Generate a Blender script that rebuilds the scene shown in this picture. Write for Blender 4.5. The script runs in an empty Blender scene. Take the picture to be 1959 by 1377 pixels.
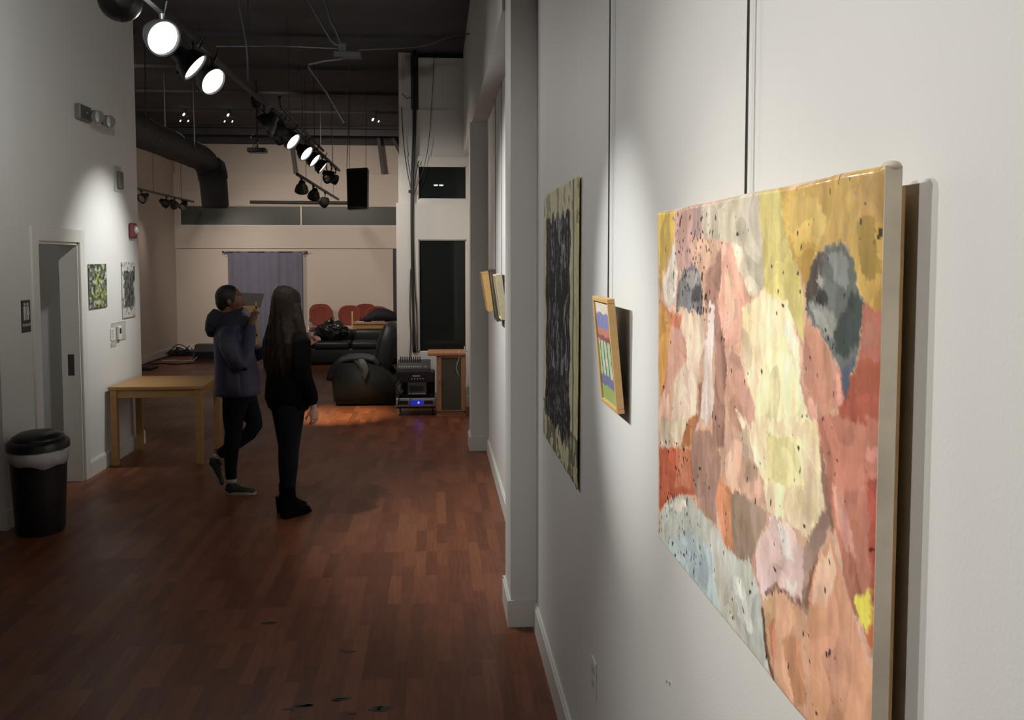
import bpy, bmesh, math, random
from math import sin, cos, pi, radians as R
from mathutils import Vector as V, Matrix, Euler, noise
random.seed(7)
S = bpy.context.scene
COL = S.collection

# ------------------------------------------------------------------ camera, world, exposure
cam_d = bpy.data.cameras.new('camera')
cam = bpy.data.objects.new('camera', cam_d)
COL.objects.link(cam)
cam.location = (0, 0, 1.88)
cam.rotation_euler = Euler((R(90 - 3.662), 0, R(-4.6435)), 'XYZ')
cam_d.sensor_width = 36.0
cam_d.lens = 1800.0 / 1959.0 * 36.0
cam_d.shift_y = -0.0400          # photograph is cropped off the lens centre
cam_d.clip_start = 0.02
cam_d.clip_end = 100
S.camera = cam
w = bpy.data.worlds.new('night')
S.world = w
w.use_nodes = True
w.node_tree.nodes['Background'].inputs[0].default_value = (0.55, 0.62, 0.8, 1)
w.node_tree.nodes['Background'].inputs[1].default_value = 0.004
S.view_settings.view_transform = 'Standard'
S.view_settings.look = 'None'
S.view_settings.exposure = 0.0
S.view_settings.gamma = 1.0
S.view_settings.use_curve_mapping = False

# spot lamps on the tracks: (x, y, z), aim, power, cone deg, blend, colour   (track_light builder reads this)
NEUTRAL = (1.0, 0.975, 0.93)
WARM = (1.0, 0.86, 0.74)
COOLW = (0.98, 1.0, 0.97)
LAMPS = [
    # name tag, position, aim, watts, cone, blend, colour, lit face
    ('lit', (-1.56, 1.25, 3.15), (0.45, 1.35, 1.75), 78, 112, 1.0, NEUTRAL),
    ('lit', (-1.56, 1.80, 3.15), (0.45, 1.50, 1.50), 100, 60, 1.0, NEUTRAL),
    ('lit', (-1.56, 2.25, 3.15), (0.45, 1.52, 1.62), 90, 27, 1.0, (1.0, 0.93, 0.80)),  # added to lift the warm hot spot on the canvas
    ('lit', (-1.56, 2.95, 3.15), (0.50, 2.52, 1.70), 280, 24, 1.0, COOLW),
    ('lit', (-1.56, 4.93, 3.17), (-2.98, 7.9, 3.6), 102, 120, 1.0, COOLW),
    ('lit', (-1.56, 5.66, 3.15), (0.50, 3.80, 1.75), 38, 110, 1.0, NEUTRAL),
    ('lit', (-1.56, 6.37, 3.13), (0.50, 6.45, 1.35), 300, 84, 0.9, COOLW),
    ('lit', (-1.56, 6.88, 3.13), (0.04, 5.93, 1.93), 42, 110, 1.0, NEUTRAL),
    ('off', (-1.56, 8.90, 3.10), (-2.98, 8.74, 1.62), 185, 66, 1.0, COOLW),
    ('off', (-1.56, 9.95, 3.14), (-0.1, 11.9, 1.75), 150, 82, 1.0, NEUTRAL),  # added to brighten the white column
    ('off', (-1.56, 9.60, 3.14), (-1.18, 11.38, 0.0), 1250, 25, 1.0, (1.0, 0.84, 0.50)),  # added to throw the warm pool on the floor
    ('lit', (-1.56, 10.63, 3.17), (-0.06, 10.13, 1.92), 85, 110, 1.0, WARM),
    ('lit', (-1.56, 11.72, 3.16), (-0.06, 11.17, 1.90), 80, 100, 1.0, WARM),
    ('lit', (-1.56, 12.52, 3.16), (-0.06, 12.27, 1.92), 40, 80, 1.0, WARM),
    ('lit', (-1.56, 13.38, 3.15), (-0.06, 13.48, 1.95), 30, 80, 1.0, WARM),
]

# ------------------------------------------------------------------ materials
def mat(name, col, rough=0.6, metal=0.0, emit=0.0, bump=0.0, bscale=60.0, var=0.0, vscale=4.0, coat=0.0, trans=0.0, spec=None, stretch=None):
    m = bpy.data.materials.new(name)
    m.use_nodes = True
    nt = m.node_tree
    b = nt.nodes['Principled BSDF']
    b.inputs['Base Color'].default_value = (*col, 1)
    b.inputs['Roughness'].default_value = rough
    b.inputs['Metallic'].default_value = metal
    if spec is not None: b.inputs['Specular IOR Level'].default_value = spec
    if coat: b.inputs['Coat Weight'].default_value = coat; b.inputs['Coat Roughness'].default_value = 0.15
    if trans: b.inputs['Transmission Weight'].default_value = trans
    if emit:
        b.inputs['Emission Color'].default_value = (*col, 1)
        b.inputs['Emission Strength'].default_value = emit
    if var or bump:
        tc = nt.nodes.new('ShaderNodeTexCoord'); src = tc.outputs['Object']
        if stretch:
            mp = nt.nodes.new('ShaderNodeMapping'); mp.inputs['Scale'].default_value = stretch
            nt.links.new(src, mp.inputs[0]); src = mp.outputs[0]
    if var:
        n = nt.nodes.new('ShaderNodeTexNoise'); n.inputs['Scale'].default_value = vscale; n.inputs['Detail'].default_value = 5
        nt.links.new(src, n.inputs['Vector'])
        mx = nt.nodes.new('ShaderNodeMix'); mx.data_type = 'RGBA'
        mx.inputs[6].default_value = (*[max(0, c * (1 - var)) for c in col], 1)
        mx.inputs[7].default_value = (*[min(1, c * (1 + var)) for c in col], 1)
        nt.links.new(n.outputs[0], mx.inputs[0]); nt.links.new(mx.outputs[2], b.inputs['Base Color'])
    if bump:
        n2 = nt.nodes.new('ShaderNodeTexNoise'); n2.inputs['Scale'].default_value = bscale; n2.inputs['Detail'].default_value = 3
        nt.links.new(src, n2.inputs['Vector'])
        bp = nt.nodes.new('ShaderNodeBump'); bp.inputs['Strength'].default_value = bump; bp.inputs['Distance'].default_value = 0.01
        nt.links.new(n2.outputs[0], bp.inputs['Height']); nt.links.new(bp.outputs[0], b.inputs['Normal'])
    return m

def attr_mat(name, rough=0.55, bump=0.4, bscale=25.0, stretch=(1, 1, 1), coat=0.0):
    m = bpy.data.materials.new(name); m.use_nodes = True; nt = m.node_tree; b = nt.nodes['Principled BSDF']
    a = nt.nodes.new('ShaderNodeVertexColor'); a.layer_name = 'paint'
    tc = nt.nodes.new('ShaderNodeTexCoord'); mp = nt.nodes.new('ShaderNodeMapping'); mp.inputs['Scale'].default_value = stretch
    nt.links.new(tc.outputs['Object'], mp.inputs[0])
    n = nt.nodes.new('ShaderNodeTexNoise'); n.inputs['Scale'].default_value = bscale; n.inputs['Detail'].default_value = 6
    nt.links.new(mp.outputs[0], n.inputs['Vector'])
    mr = nt.nodes.new('ShaderNodeMapRange'); mr.inputs[1].default_value = 0.25; mr.inputs[2].default_value = 0.75
    mr.inputs[3].default_value = 0.88; mr.inputs[4].default_value = 1.1
    nt.links.new(n.outputs[0], mr.inputs[0])
    mul = nt.nodes.new('ShaderNodeVectorMath'); mul.operation = 'SCALE'
    nt.links.new(a.outputs[0], mul.inputs[0]); nt.links.new(mr.outputs[0], mul.inputs['Scale'])
    nt.links.new(mul.outputs[0], b.inputs['Base Color'])
    bp = nt.nodes.new('ShaderNodeBump'); bp.inputs['Strength'].default_value = bump; bp.inputs['Distance'].default_value = 0.004
    nt.links.new(n.outputs[0], bp.inputs['Height']); nt.links.new(bp.outputs[0], b.inputs['Normal'])
    b.inputs['Roughness'].default_value = rough
    if coat: b.inputs['Coat Weight'].default_value = coat
    return m

def floor_mat():
    m = bpy.data.materials.new('laminate_planks'); m.use_nodes = True; nt = m.node_tree; b = nt.nodes['Principled BSDF']
    N, L = nt.nodes.new, nt.links.new
    tc = N('ShaderNodeTexCoord')
    mp = N('ShaderNodeMapping'); mp.inputs['Rotation'].default_value = (0, 0, R(90))
    L(tc.outputs['Object'], mp.inputs[0])
    br = N('ShaderNodeTexBrick'); br.inputs['Scale'].default_value = 1.0
    br.inputs['Brick Width'].default_value = 0.46; br.inputs['Row Height'].default_value = 0.068
    br.inputs['Mortar Size'].default_value = 0.0006; br.inputs['Bias'].default_value = 0.0
    br.offset = 0.37; br.offset_frequency = 3
    br.inputs['Color1'].default_value = (0, 0, 0, 1); br.inputs['Color2'].default_value = (1, 1, 1, 1); br.inputs['Mortar'].default_value = (0.2, 0.2, 0.2, 1)
    L(mp.outputs[0], br.inputs['Vector'])
    cr = N('ShaderNodeValToRGB'); e = cr.color_ramp.elements
    e[0].position = 0.0; e[0].color = FLOOR_A
    e[1].position = 1.0; e[1].color = FLOOR_B
    k = cr.color_ramp.elements.new(0.5); k.color = FLOOR_M
    L(br.outputs['Color'], cr.inputs[0])
    mp2 = N('ShaderNodeMapping'); mp2.inputs['Scale'].default_value = (22, 1.6, 1)
    L(tc.outputs['Object'], mp2.inputs[0])
    n = N('ShaderNodeTexNoise'); n.inputs['Scale'].default_value = 3.0; n.inputs['Detail'].default_value = 8
    L(mp2.outputs[0], n.inputs['Vector'])
    mr = N('ShaderNodeMapRange'); mr.inputs[1].default_value = 0.3; mr.inputs[2].default_value = 0.7; mr.inputs[3].default_value = 0.8; mr.inputs[4].default_value = 1.15
    L(n.outputs[0], mr.inputs[0])
    sc = N('ShaderNodeVectorMath'); sc.operation = 'SCALE'
    L(cr.outputs[0], sc.inputs[0]); L(mr.outputs[0], sc.inputs['Scale'])
    L(sc.outputs[0], b.inputs['Base Color'])
    n2 = N('ShaderNodeTexNoise'); n2.inputs['Scale'].default_value = 1.3; n2.inputs['Detail'].default_value = 5
    L(tc.outputs['Object'], n2.inputs['Vector'])
    m2 = N('ShaderNodeMapRange'); m2.inputs[1].default_value = 0.3; m2.inputs[2].default_value = 0.7; m2.inputs[3].default_value = 0.34; m2.inputs[4].default_value = 0.5; b.inputs['Specular IOR Level'].default_value = 0.32
    L(n2.outputs[0], m2.inputs[0]); L(m2.outputs[0], b.inputs['Roughness'])
    bp = N('ShaderNodeBump'); bp.inputs['Strength'].default_value = 0.12; bp.inputs['Distance'].default_value = 0.002
    L(n.outputs[0], bp.inputs['Height']); L(bp.outputs[0], b.inputs['Normal'])
    return m
FLOOR_A = (0.125, 0.039, 0.018, 1); FLOOR_M = (0.165, 0.052, 0.024, 1); FLOOR_B = (0.22, 0.074, 0.035, 1)

def glass_mat(name, tint, rough=0.02, alpha=0.25):
    m = bpy.data.materials.new(name); m.use_nodes = True; b = m.node_tree.nodes['Principled BSDF']
    b.inputs['Base Color'].default_value = (*tint, 1); b.inputs['Roughness'].default_value = rough
    b.inputs['Alpha'].default_value = alpha
    return m

def wood_mat(name, col, scale=(1, 12, 12)):
    m = mat(name, col, 0.42, var=0.22, vscale=2.5, stretch=scale, bump=0.08, bscale=6)
    return m

def srgb(r, g, b):
    f = lambda c: (c / 255 / 12.92) if c / 255 <= 0.04045 else ((c / 255 + 0.055) / 1.055) ** 2.4
    return (f(r), f(g), f(b))

M = dict(
    wall=mat('white_wall_paint', (0.66, 0.65, 0.625), 0.55, bump=0.06, bscale=180, var=0.03, vscale=1.5),
    wall_warm=mat('lamp_warmed_hall_paint', (0.60, 0.54, 0.48), 0.7, bump=0.05, bscale=150, var=0.03, vscale=1.2),  # white wall paint with the warm lamp tint put into its colour
    wall_grey=mat('grey_white_column_paint', (0.56, 0.53, 0.49), 0.65, var=0.04, vscale=1.2),
    trim=mat('satin_trim_paint', (0.66, 0.645, 0.60), 0.38, var=0.02),
    dark=mat('black_ceiling_paint', (0.065, 0.066, 0.075), 0.85, var=0.5, vscale=2, bump=0.3, bscale=12),
    darksteel=mat('dark_painted_steel', (0.035, 0.033, 0.035), 0.5, var=0.3),
    conduit=mat('dusty_grey_conduit', (0.11, 0.11, 0.12), 0.45, metal=0.5, var=0.2),
    black=mat('black_metal', (0.012, 0.012, 0.013), 0.42, var=0.2),
    duct=mat('dark_duct_wrap', (0.045, 0.047, 0.055), 0.7, var=0.25, bump=0.4, bscale=10),
    plastic=mat('black_plastic', (0.008, 0.008, 0.009), 0.38, bump=0.05, bscale=120),
    grille=mat('black_speaker_grille', (0.006, 0.006, 0.006), 0.9, bump=0.6, bscale=300),
    chrome=mat('chrome', (0.75, 0.75, 0.76), 0.15, metal=1.0),
    cable=mat('black_cable', (0.007, 0.007, 0.007), 0.5),
    wire=mat('hanging_wire_steel', (0.12, 0.12, 0.115), 0.4, metal=0.6),
    wcable=mat('white_cable', (0.6, 0.6, 0.58), 0.5),
    glow=mat('lamp_glow', (1.0, 0.985, 0.93), 0.4, emit=3.5),
    reflector=mat('lamp_reflector', (0.5, 0.5, 0.52), 0.2, metal=1.0),
    bag=mat('white_bin_liner', (0.50, 0.48, 0.50), 0.45, bump=0.5, bscale=30),
    oak=wood_mat('oak_veneer', (0.36, 0.20, 0.075)),
    oak2=wood_mat('reddish_cabinet_wood', (0.34, 0.165, 0.085), (12, 12, 1)),
    pine=wood_mat('pine_frame_wood', (0.62, 0.38, 0.15)),
    dwood=wood_mat('dark_grey_frame_wood', (0.08, 0.06, 0.045)),
    cream=wood_mat('cream_frame_wood', (0.72, 0.62, 0.42)),
    leather=mat('black_leather', (0.012, 0.013, 0.013), 0.45, bump=0.25, bscale=45, var=0.3),
    gleather=mat('dark_grey_leather', (0.017, 0.018, 0.015), 0.6, bump=0.25, bscale=40, var=0.25),
    redfab=mat('rust_red_upholstery', (0.21, 0.045, 0.028), 0.85, bump=0.2, bscale=200, var=0.2),
    curtain=mat('blue_grey_curtain_cloth', (0.155, 0.155, 0.215), 0.85, bump=0.1, bscale=150, var=0.12),
    purple=mat('purple_blue_shell_fabric', (0.030, 0.028, 0.068), 0.6, bump=0.35, bscale=22, var=0.25),
    slate=mat('slate_panel_fabric', (0.060, 0.058, 0.080), 0.6, bump=0.35, bscale=22, var=0.2),
    hoodm=mat('dark_hood_fabric', (0.012, 0.010, 0.020), 0.8, bump=0.3, bscale=40),
    denim=mat('dark_navy_denim', (0.008, 0.010, 0.015), 0.9, spec=0.12, bump=0.3, bscale=60, var=0.3),
    denim2=mat('faded_navy_denim', (0.009, 0.012, 0.017), 0.9, spec=0.12, bump=0.3, bscale=60, var=0.4),
    knit=mat('black_knit', (0.0035, 0.003, 0.003), 0.95, bump=0.4, bscale=90, spec=0.1),
    suede=mat('black_suede', (0.003, 0.003, 0.003), 0.95, spec=0.08),
    shoe=mat('olive_canvas', (0.035, 0.034, 0.022), 0.8, var=0.25),
    sole=mat('off_white_rubber', (0.42, 0.38, 0.28), 0.6),
    sock=mat('pale_sock', (0.4, 0.38, 0.33), 0.8),
    skin1=mat('brown_skin', (0.155, 0.066, 0.036), 0.5, var=0.1),
    skin2=mat('light_skin', (0.52, 0.27, 0.21), 0.5, var=0.1),
    hair1=mat('short_black_hair', (0.006, 0.005, 0.004), 0.6, bump=0.6, bscale=50),
    hair2=mat('long_brown_hair', (0.020, 0.010, 0.005), 0.6, spec=0.25, bump=0.9, bscale=14, var=0.7, vscale=5, stretch=(9, 9, 0.6)),
    eye=mat('eye_white', (0.3, 0.28, 0.26), 0.3),
    jacketgrey=mat('grey_jacket_cloth', (0.075, 0.085, 0.08), 0.75, bump=0.4, bscale=30, var=0.2),
    poly=mat('glossy_black_bag_plastic', (0.016, 0.016, 0.016), 0.22, bump=1.0, bscale=22),
    silver=mat('brushed_silver', (0.34, 0.34, 0.36), 0.4, metal=0.6),
    mixer=mat('dark_grey_mixer', (0.045, 0.047, 0.05), 0.5),
    knobw=mat('pale_knob', (0.55, 0.53, 0.52), 0.4),
    knobr=mat('reddish_knob', (0.45, 0.25, 0.25), 0.4),
    blue=mat('blue_display_glow', (0.02, 0.04, 1.0), 0.3, emit=14.0),
    bluedim=mat('blue_display_panel', (0.01, 0.015, 0.35), 0.2, emit=1.0),
    red=mat('red_alarm_plastic', (0.17, 0.025, 0.028), 0.35),
    lens=mat('clear_lens', (0.6, 0.6, 0.6), 0.12, metal=0.3),
    greyplas=mat('grey_plastic', (0.13, 0.13, 0.12), 0.5),
    beigeplas=mat('beige_plastic', (0.42, 0.42, 0.39), 0.5),
    sign=mat('dark_brown_sign', (0.020, 0.016, 0.012), 0.4),
    signw=mat('sign_white', (0.62, 0.6, 0.55), 0.5),
    paper=mat('notice_paper', (0.42, 0.42, 0.38), 0.7),
    paperw=mat('white_plate', (0.62, 0.62, 0.58), 0.5),
    foil=mat('torn_foil', (0.6, 0.6, 0.62), 0.25, metal=1.0, bump=0.6, bscale=30),
    canvas=mat('raw_canvas_edge', (0.60, 0.52, 0.41), 0.85, var=0.55, vscale=9, bump=0.1, bscale=30),
    dirt=mat('dark_wet_dirt', (0.018, 0.010, 0.007), 0.5, var=0.4, vscale=20),
    winglass=glass_mat('dark_window_glass', (0.02, 0.024, 0.022), 0.03, 0.55),
    clere=glass_mat('dim_green_clerestory_glass', (0.035, 0.046, 0.036), 0.4, 0.95),
    cabglass=glass_mat('smoked_cabinet_glass', (0.085, 0.082, 0.062), 0.12, 0.8),
    clear=mat('clear_cup', (0.85, 0.85, 0.86), 0.05, trans=0.9),
    night=mat('night_outside', (0.006, 0.008, 0.007), 0.9, var=0.5, vscale=1),
    tubeglint=mat('reflected_glint_glow', (1, 1, 1), 0.3, emit=3.0),  # emission standing in for reflected glints under the ceiling
    tube=mat('added_light_glow', (1, 1, 0.95), 0.4, emit=4.0),  # glow of the added window reflection and passage fill
    pink=mat('pinkish_paper_cup', (0.6, 0.42, 0.40), 0.5),
)
M['floor'] = floor_mat()

# ------------------------------------------------------------------ helpers
def box(bm, x0, x1, y0, y1, z0, z1, bevel=0.0, seg=2, mtx=None):
    vs = [bm.verts.new(p) for p in ((x0,y0,z0),(x1,y0,z0),(x1,y1,z0),(x0,y1,z0),(x0,y0,z1),(x1,y0,z1),(x1,y1,z1),(x0,y1,z1))]
    fs = [bm.faces.new([vs[i] for i in q]) for q in ((0,3,2,1),(4,5,6,7),(0,1,5,4),(1,2,6,5),(2,3,7,6),(3,0,4,7))]
    if mtx is not None: bmesh.ops.transform(bm, matrix=mtx, verts=vs)
    if bevel:
        es = list({e for f in fs for e in f.edges})
        bmesh.ops.bevel(bm, geom=es, offset=bevel, segments=seg, affect='EDGES', profile=0.5)

def ring_pts(c, u, v, a, b, n, sq=0.0):
    out = []
    for i in range(n):
        t = 2 * pi * i / n
        ct, st = cos(t), sin(t)
        if sq:
            k = 1 - sq
            ct = math.copysign(abs(ct) ** k, ct); st = math.copysign(abs(st) ** k, st)
        out.append(c + u * (a * ct) + v * (b * st))
    return out

def loft(bm, rings, side=(0, 1, 0), n=20, sq=0.0, cap=True):
    """rings: (x, y, z, a, b): a = half width along the side axis, b = half depth"""
    P = [V(r[:3]) for r in rings]
    side = V(side)
    loops = []
    for i, r in enumerate(rings):
        t = (P[min(i + 1, len(P) - 1)] - P[max(i - 1, 0)])
        if t.length < 1e-6: t = P[-1] - P[0]
        t.normalize()
        u = side - t * side.dot(t)
        if u.length < 1e-3: u = t.orthogonal()
        u.normalize(); v = t.cross(u)
        b = r[4] if len(r) > 4 else r[3]
        loops.append([bm.verts.new(p) for p in ring_pts(P[i], u, v, r[3], b, n, sq)])
    for A, B in zip(loops, loops[1:]):
        for i in range(n):
            bm.faces.new((A[i], A[(i + 1) % n], B[(i + 1) % n], B[i]))
    if cap:
        bm.faces.new(list(reversed(loops[0]))); bm.faces.new(loops[-1])

def ball(bm, c, r, mtx=None, seg=16):
    if isinstance(r, (int, float)): r = (r, r, r)
    m = Matrix.Translation(V(c)) @ (mtx or Matrix.Identity(4)) @ Matrix.Diagonal((*r, 1))
    bmesh.ops.create_uvsphere(bm, u_segments=seg, v_segments=max(8, seg // 2), radius=1.0, matrix=m)

def tube(bm, pts, r, n=8):
    loft(bm, [(*p, r, r) for p in pts], side=(0.31, 0.22, 0.93), n=n)

def cyl(bm, p0, p1, r0, r1=None, n=24):
    r1 = r0 if r1 is None else r1
    p0, p1 = V(p0), V(p1)
    loft(bm, [(*p0, r0, r0), (*p1, r1, r1)], side=(0.31, 0.22, 0.93), n=n)

def spline(pts, k=6):
    P = [V(p) for p in pts]; out = []
    for i in range(len(P) - 1):
        a, b, c, d = P[max(i - 1, 0)], P[i], P[i + 1], P[min(i + 2, len(P) - 1)]
        for j in range(k):
            t = j / k
            out.append(0.5 * ((2 * b) + (c - a) * t + (2 * a - 5 * b + 4 * c - d) * t * t + (3 * b - 3 * c + d - a) * t ** 3))
    out.append(P[-1]); return out

def obj(name, bm, m, parent=None, smooth=False, loc=None):
    me = bpy.data.meshes.new(name)
    bmesh.ops.recalc_face_normals(bm, faces=bm.faces)
    bm.to_mesh(me); bm.free()
    if smooth == 'auto':
        for p in me.polygons: p.use_smooth = True
        me.set_sharp_from_angle(angle=R(38))
    elif smooth:
        for p in me.polygons: p.use_smooth = True
    me.materials.append(m)
    o = bpy.data.objects.new(name, me); COL.objects.link(o)
    if parent: o.parent = parent
    if loc: o.location = loc
    return o

def B(): return bmesh.new()
def bx(name, m, parent, *a, bevel=0.0, mtx=None, smooth=False):
    b = B(); box(b, *a, bevel=bevel, mtx=mtx); return obj(name, b, m, parent, smooth)

def tag(o, label, cat, group=None, kind=None):
    o['label'] = label; o['category'] = cat
    if group: o['group'] = group
    if kind: o['kind'] = kind
    return o
def thing(name, label, cat, loc=(0, 0, 0), rz=0, group=None):
    o = bpy.data.objects.new(name, None); COL.objects.link(o)
    o.empty_display_size = 0.1
    o.location = loc; o.rotation_euler = (0, 0, rz)
    return tag(o, label, cat, group)
def struct(name, bm, m, label=None):
    o = obj(name, bm, m); o['kind'] = 'structure'
    if label: o['label'] = label
    return o
def sbox(name, m, *boxes):
    b = B()
    for q in boxes: box(b, *q)
    return struct(name, b, m)
def remesh(o, vox=0.008, sm=4, shrink=None):
    md = o.modifiers.new('union', 'REMESH'); md.mode = 'VOXEL'; md.voxel_size = vox; md.use_smooth_shade = True
    s = o.modifiers.new('soft', 'SMOOTH'); s.factor = 0.5; s.iterations = sm
    return o
def copy_tree(o, parent=None):
    c = o.copy(); COL.objects.link(c)
    if parent: c.parent = parent
    for ch in list(o.children): copy_tree(ch, c)
    return c

# ------------------------------------------------------------------ THE SETTING
XR = 0.505            # right wall
XL = -2.98            # left block wall face
CEIL = 4.45
sbox('floor', M['floor'], (-7, 3, -3.2, 20.2, -0.1, 0))
sbox('ceiling', M['dark'], (-7, 3, -3.2, 20.2, CEIL, CEIL + 0.15))
sbox('wall_right', M['wall'], (XR, XR + 0.2, -3.0, 12.0, 0, CEIL))
sbox('wall_back', M['wall'], (-6.5, XR, -3.2, -3.0, 0, CEIL))
# left block with the door opening (Y 7.33..8.16, height 2.02)
DY0, DY1, DZ = 7.335, 8.16, 2.015
sbox('wall_left', M['wall'], (-3.12, XL, 6.69, DY0, 0, CEIL), (-3.12, XL, DY1, 9.78, 0, CEIL), (-3.12, XL, DY0, DY1, DZ, CEIL),
     (-5.45, -3.12, 6.69, 6.83, 0, CEIL), (-5.45, -3.12, 9.64, 9.78, 0, CEIL), (-3.90, -3.80, 6.83, 9.64, 0, 2.6), (-3.80, -3.12, 9.25, 9.35, 0, 2.5), (-3.85, -3.12, 6.83, 9.64, 2.5, 2.6))
sbox('wall_side', M['wall'], (-6.5, -6.3, -3.0, 6.69, 0, CEIL), (-6.5, -5.45, 6.69, 6.83, 0, CEIL))
# far hall
FX, FY = -5.22, 19.5
sbox('wall_far_left', M['wall_warm'], (FX - 0.2, FX, 9.78, FY + 0.2, 0, 4.2))
def far_wall():
    b = B()
    box(b, FX, -0.45, FY, FY + .2, 0, 2.09)             # lower
    box(b, FX, -0.45, FY - .03, FY + .2, 2.09, 2.55)    # lintel band
    box(b, FX, -0.45, FY - .05, FY + .2, 2.95, 3.60)    # band over clerestory
    box(b, FX, -0.45, FY + .08, FY + .2, 3.60, 4.19)    # upper band
    box(b, FX, FX + .11, FY - .03, FY + .2, 2.55, 2.95)
    for x in (-3.9, -2.0):                              # plasterboard joints
        box(b, x, x + .008, FY - .056, FY - .05, 2.95, 3.6)
    return b
struct('wall_far', far_wall(), M['wall_warm'])
sbox('wall_partition', M['wall_warm'], (-0.45, -0.30, 12.02, FY + .2, 0, CEIL))
# upper dark strips above the white walls
sbox('trim_1', M['dark'], (FX - 0.2, FX, 9.78, FY + 0.2, 4.2, CEIL), (FX, -0.45, FY + .02, FY + .2, 4.19, CEIL))
# window wall across the right end of the corridor, three setbacks
WY = 11.9
def window_wall():
    b = B()
    y1 = WY + 0.12
    # lowest tier with tall window (x -.214..-.391, z .73..2.12)
    box(b, -0.487, -0.214, WY, y1, 0, 2.576)
    box(b, 0.391, XR, WY, y1, 0, 2.576)
    box(b, -0.214, 0.391, WY, y1, 2.121, 2.576)
    box(b, -0.214, 0.391, WY, y1, 0, 0.70)
    # second tier with small window
    box(b, -0.458, -0.212, WY + .025, y1, 2.576, 3.159)
    box(b, 0.397, XR, WY + .025, y1, 2.576, 3.159)
    box(b, -0.212, 0.397, WY + .025, y1, 3.044, 3.159)
    box(b, -0.212, 0.397, WY + .025, y1, 2.576, 2.626)
    box(b, -0.434, XR, WY + .05, y1, 3.159, 3.738)
    box(b, -0.378, XR, WY + .075, y1, 3.738, 4.384)
    return b
struct('wall_window', window_wall(), M['wall_grey'])
sbox('trim_2', M['darksteel'], (-0.295, -0.200, WY + .06, WY + .076, 3.74, CEIL))     # flat dark strip standing in for the gap by the cables
# window frames and panes
def window(name, x0, x1, z0, z1, y, fm, gm, fw=0.022, mull=()):
    b = B()
    box(b, x0, x1, y, y + .05, z0, z0 + fw); box(b, x0, x1, y, y + .05, z1 - fw, z1)
    box(b, x0, x0 + fw, y, y + .05, z0, z1); box(b, x1 - fw, x1, y, y + .05, z0, z1)
    for m_ in mull: box(b, m_ - fw, m_ + fw, y - .015, y + .05, z0, z1)
    o = struct(name, b, fm)
    bx('pane', gm, o, x0 + fw, x1 - fw, y + .02, y + .028, z0 + fw, z1 - fw)
    return o
window('window_1', -0.214, 0.391, 0.70, 2.121, WY + .03, M['trim'], M['winglass'], 0.014)
window('window_2', -0.212, 0.397, 2.626, 3.044, WY + .05, M['trim'], M['winglass'], 0.012)
window('window_3', FX + .11, -0.45, 2.55, 2.95, FY - .02, M['trim'], M['clere'], 0.014, mull=(-2.71,))
# dark vestibule behind windows 1 and 2
sbox('wall_vestibule', M['night'], (-0.30, 2.2, 17.5, 17.6, 0, CEIL), (2.1, 2.2, 12.1, 17.5, 0, CEIL))
sbox('wall_outside', M['night'], (FX, -0.45, FY + 1.2, FY + 1.3, 0, CEIL))
# right side: pilasters and bulkhead
PX1, PX2 = 0.375, 0.338
sbox('trim_3', M['wall'], (PX1, XR, 4.70, 5.06, 0, CEIL))
sbox('trim_4', M['wall'], (PX2, XR, 9.14, 9.50, 0, 3.19))
sbox('trim_5', M['wall'], (0.358, XR, 5.06, WY, 3.19, CEIL))
def baseboard(name, segs, m=None):
    b = B()
    for s in segs:
        box(b, *s, 0, 0.125); 
        x0, x1, y0, y1 = s
        ix = 0.006 if abs(x1 - x0) < 0.03 else 0; iy = 0.006 if abs(y1 - y0) < 0.03 else 0
        box(b, x0 + (ix if x1 > 0.3 else 0), x1 - (ix if x1 < 0 else 0), y0 + iy * 0, y1, 0.125, 0.138)
    return struct(name, b, m or M['trim'])
t = 0.016
baseboard('baseboard_right', [(XR - t, XR, -3, 4.70 - t), (PX1 - t, XR, 4.70 - t, 4.70), (PX1 - t, PX1, 4.70, 5.06), (PX1 - t, XR, 5.06, 5.06 + t),
    (XR - t, XR, 5.06 + t, 9.14 - t), (PX2 - t, XR, 9.14 - t, 9.14), (PX2 - t, PX2, 9.14, 9.50), (PX2 - t, XR, 9.50, 9.50 + t), (XR - t, XR, 9.5 + t, WY)])
baseboard('baseboard_left', [(XL, XL + t, 6.69 - t, 7.215), (XL, XL + t, 8.27, 9.78 + t), (-5.2, XL, 6.69 - t, 6.69), (-5.2, XL, 9.78, 9.78 + t)])
baseboard('baseboard_far', [(FX, FX + t, 9.8, FY), (FX + t, -0.45, FY - t, FY)], M['trim'])
baseboard('baseboard_window', [(-0.50, XR, WY - t, WY)])
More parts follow.
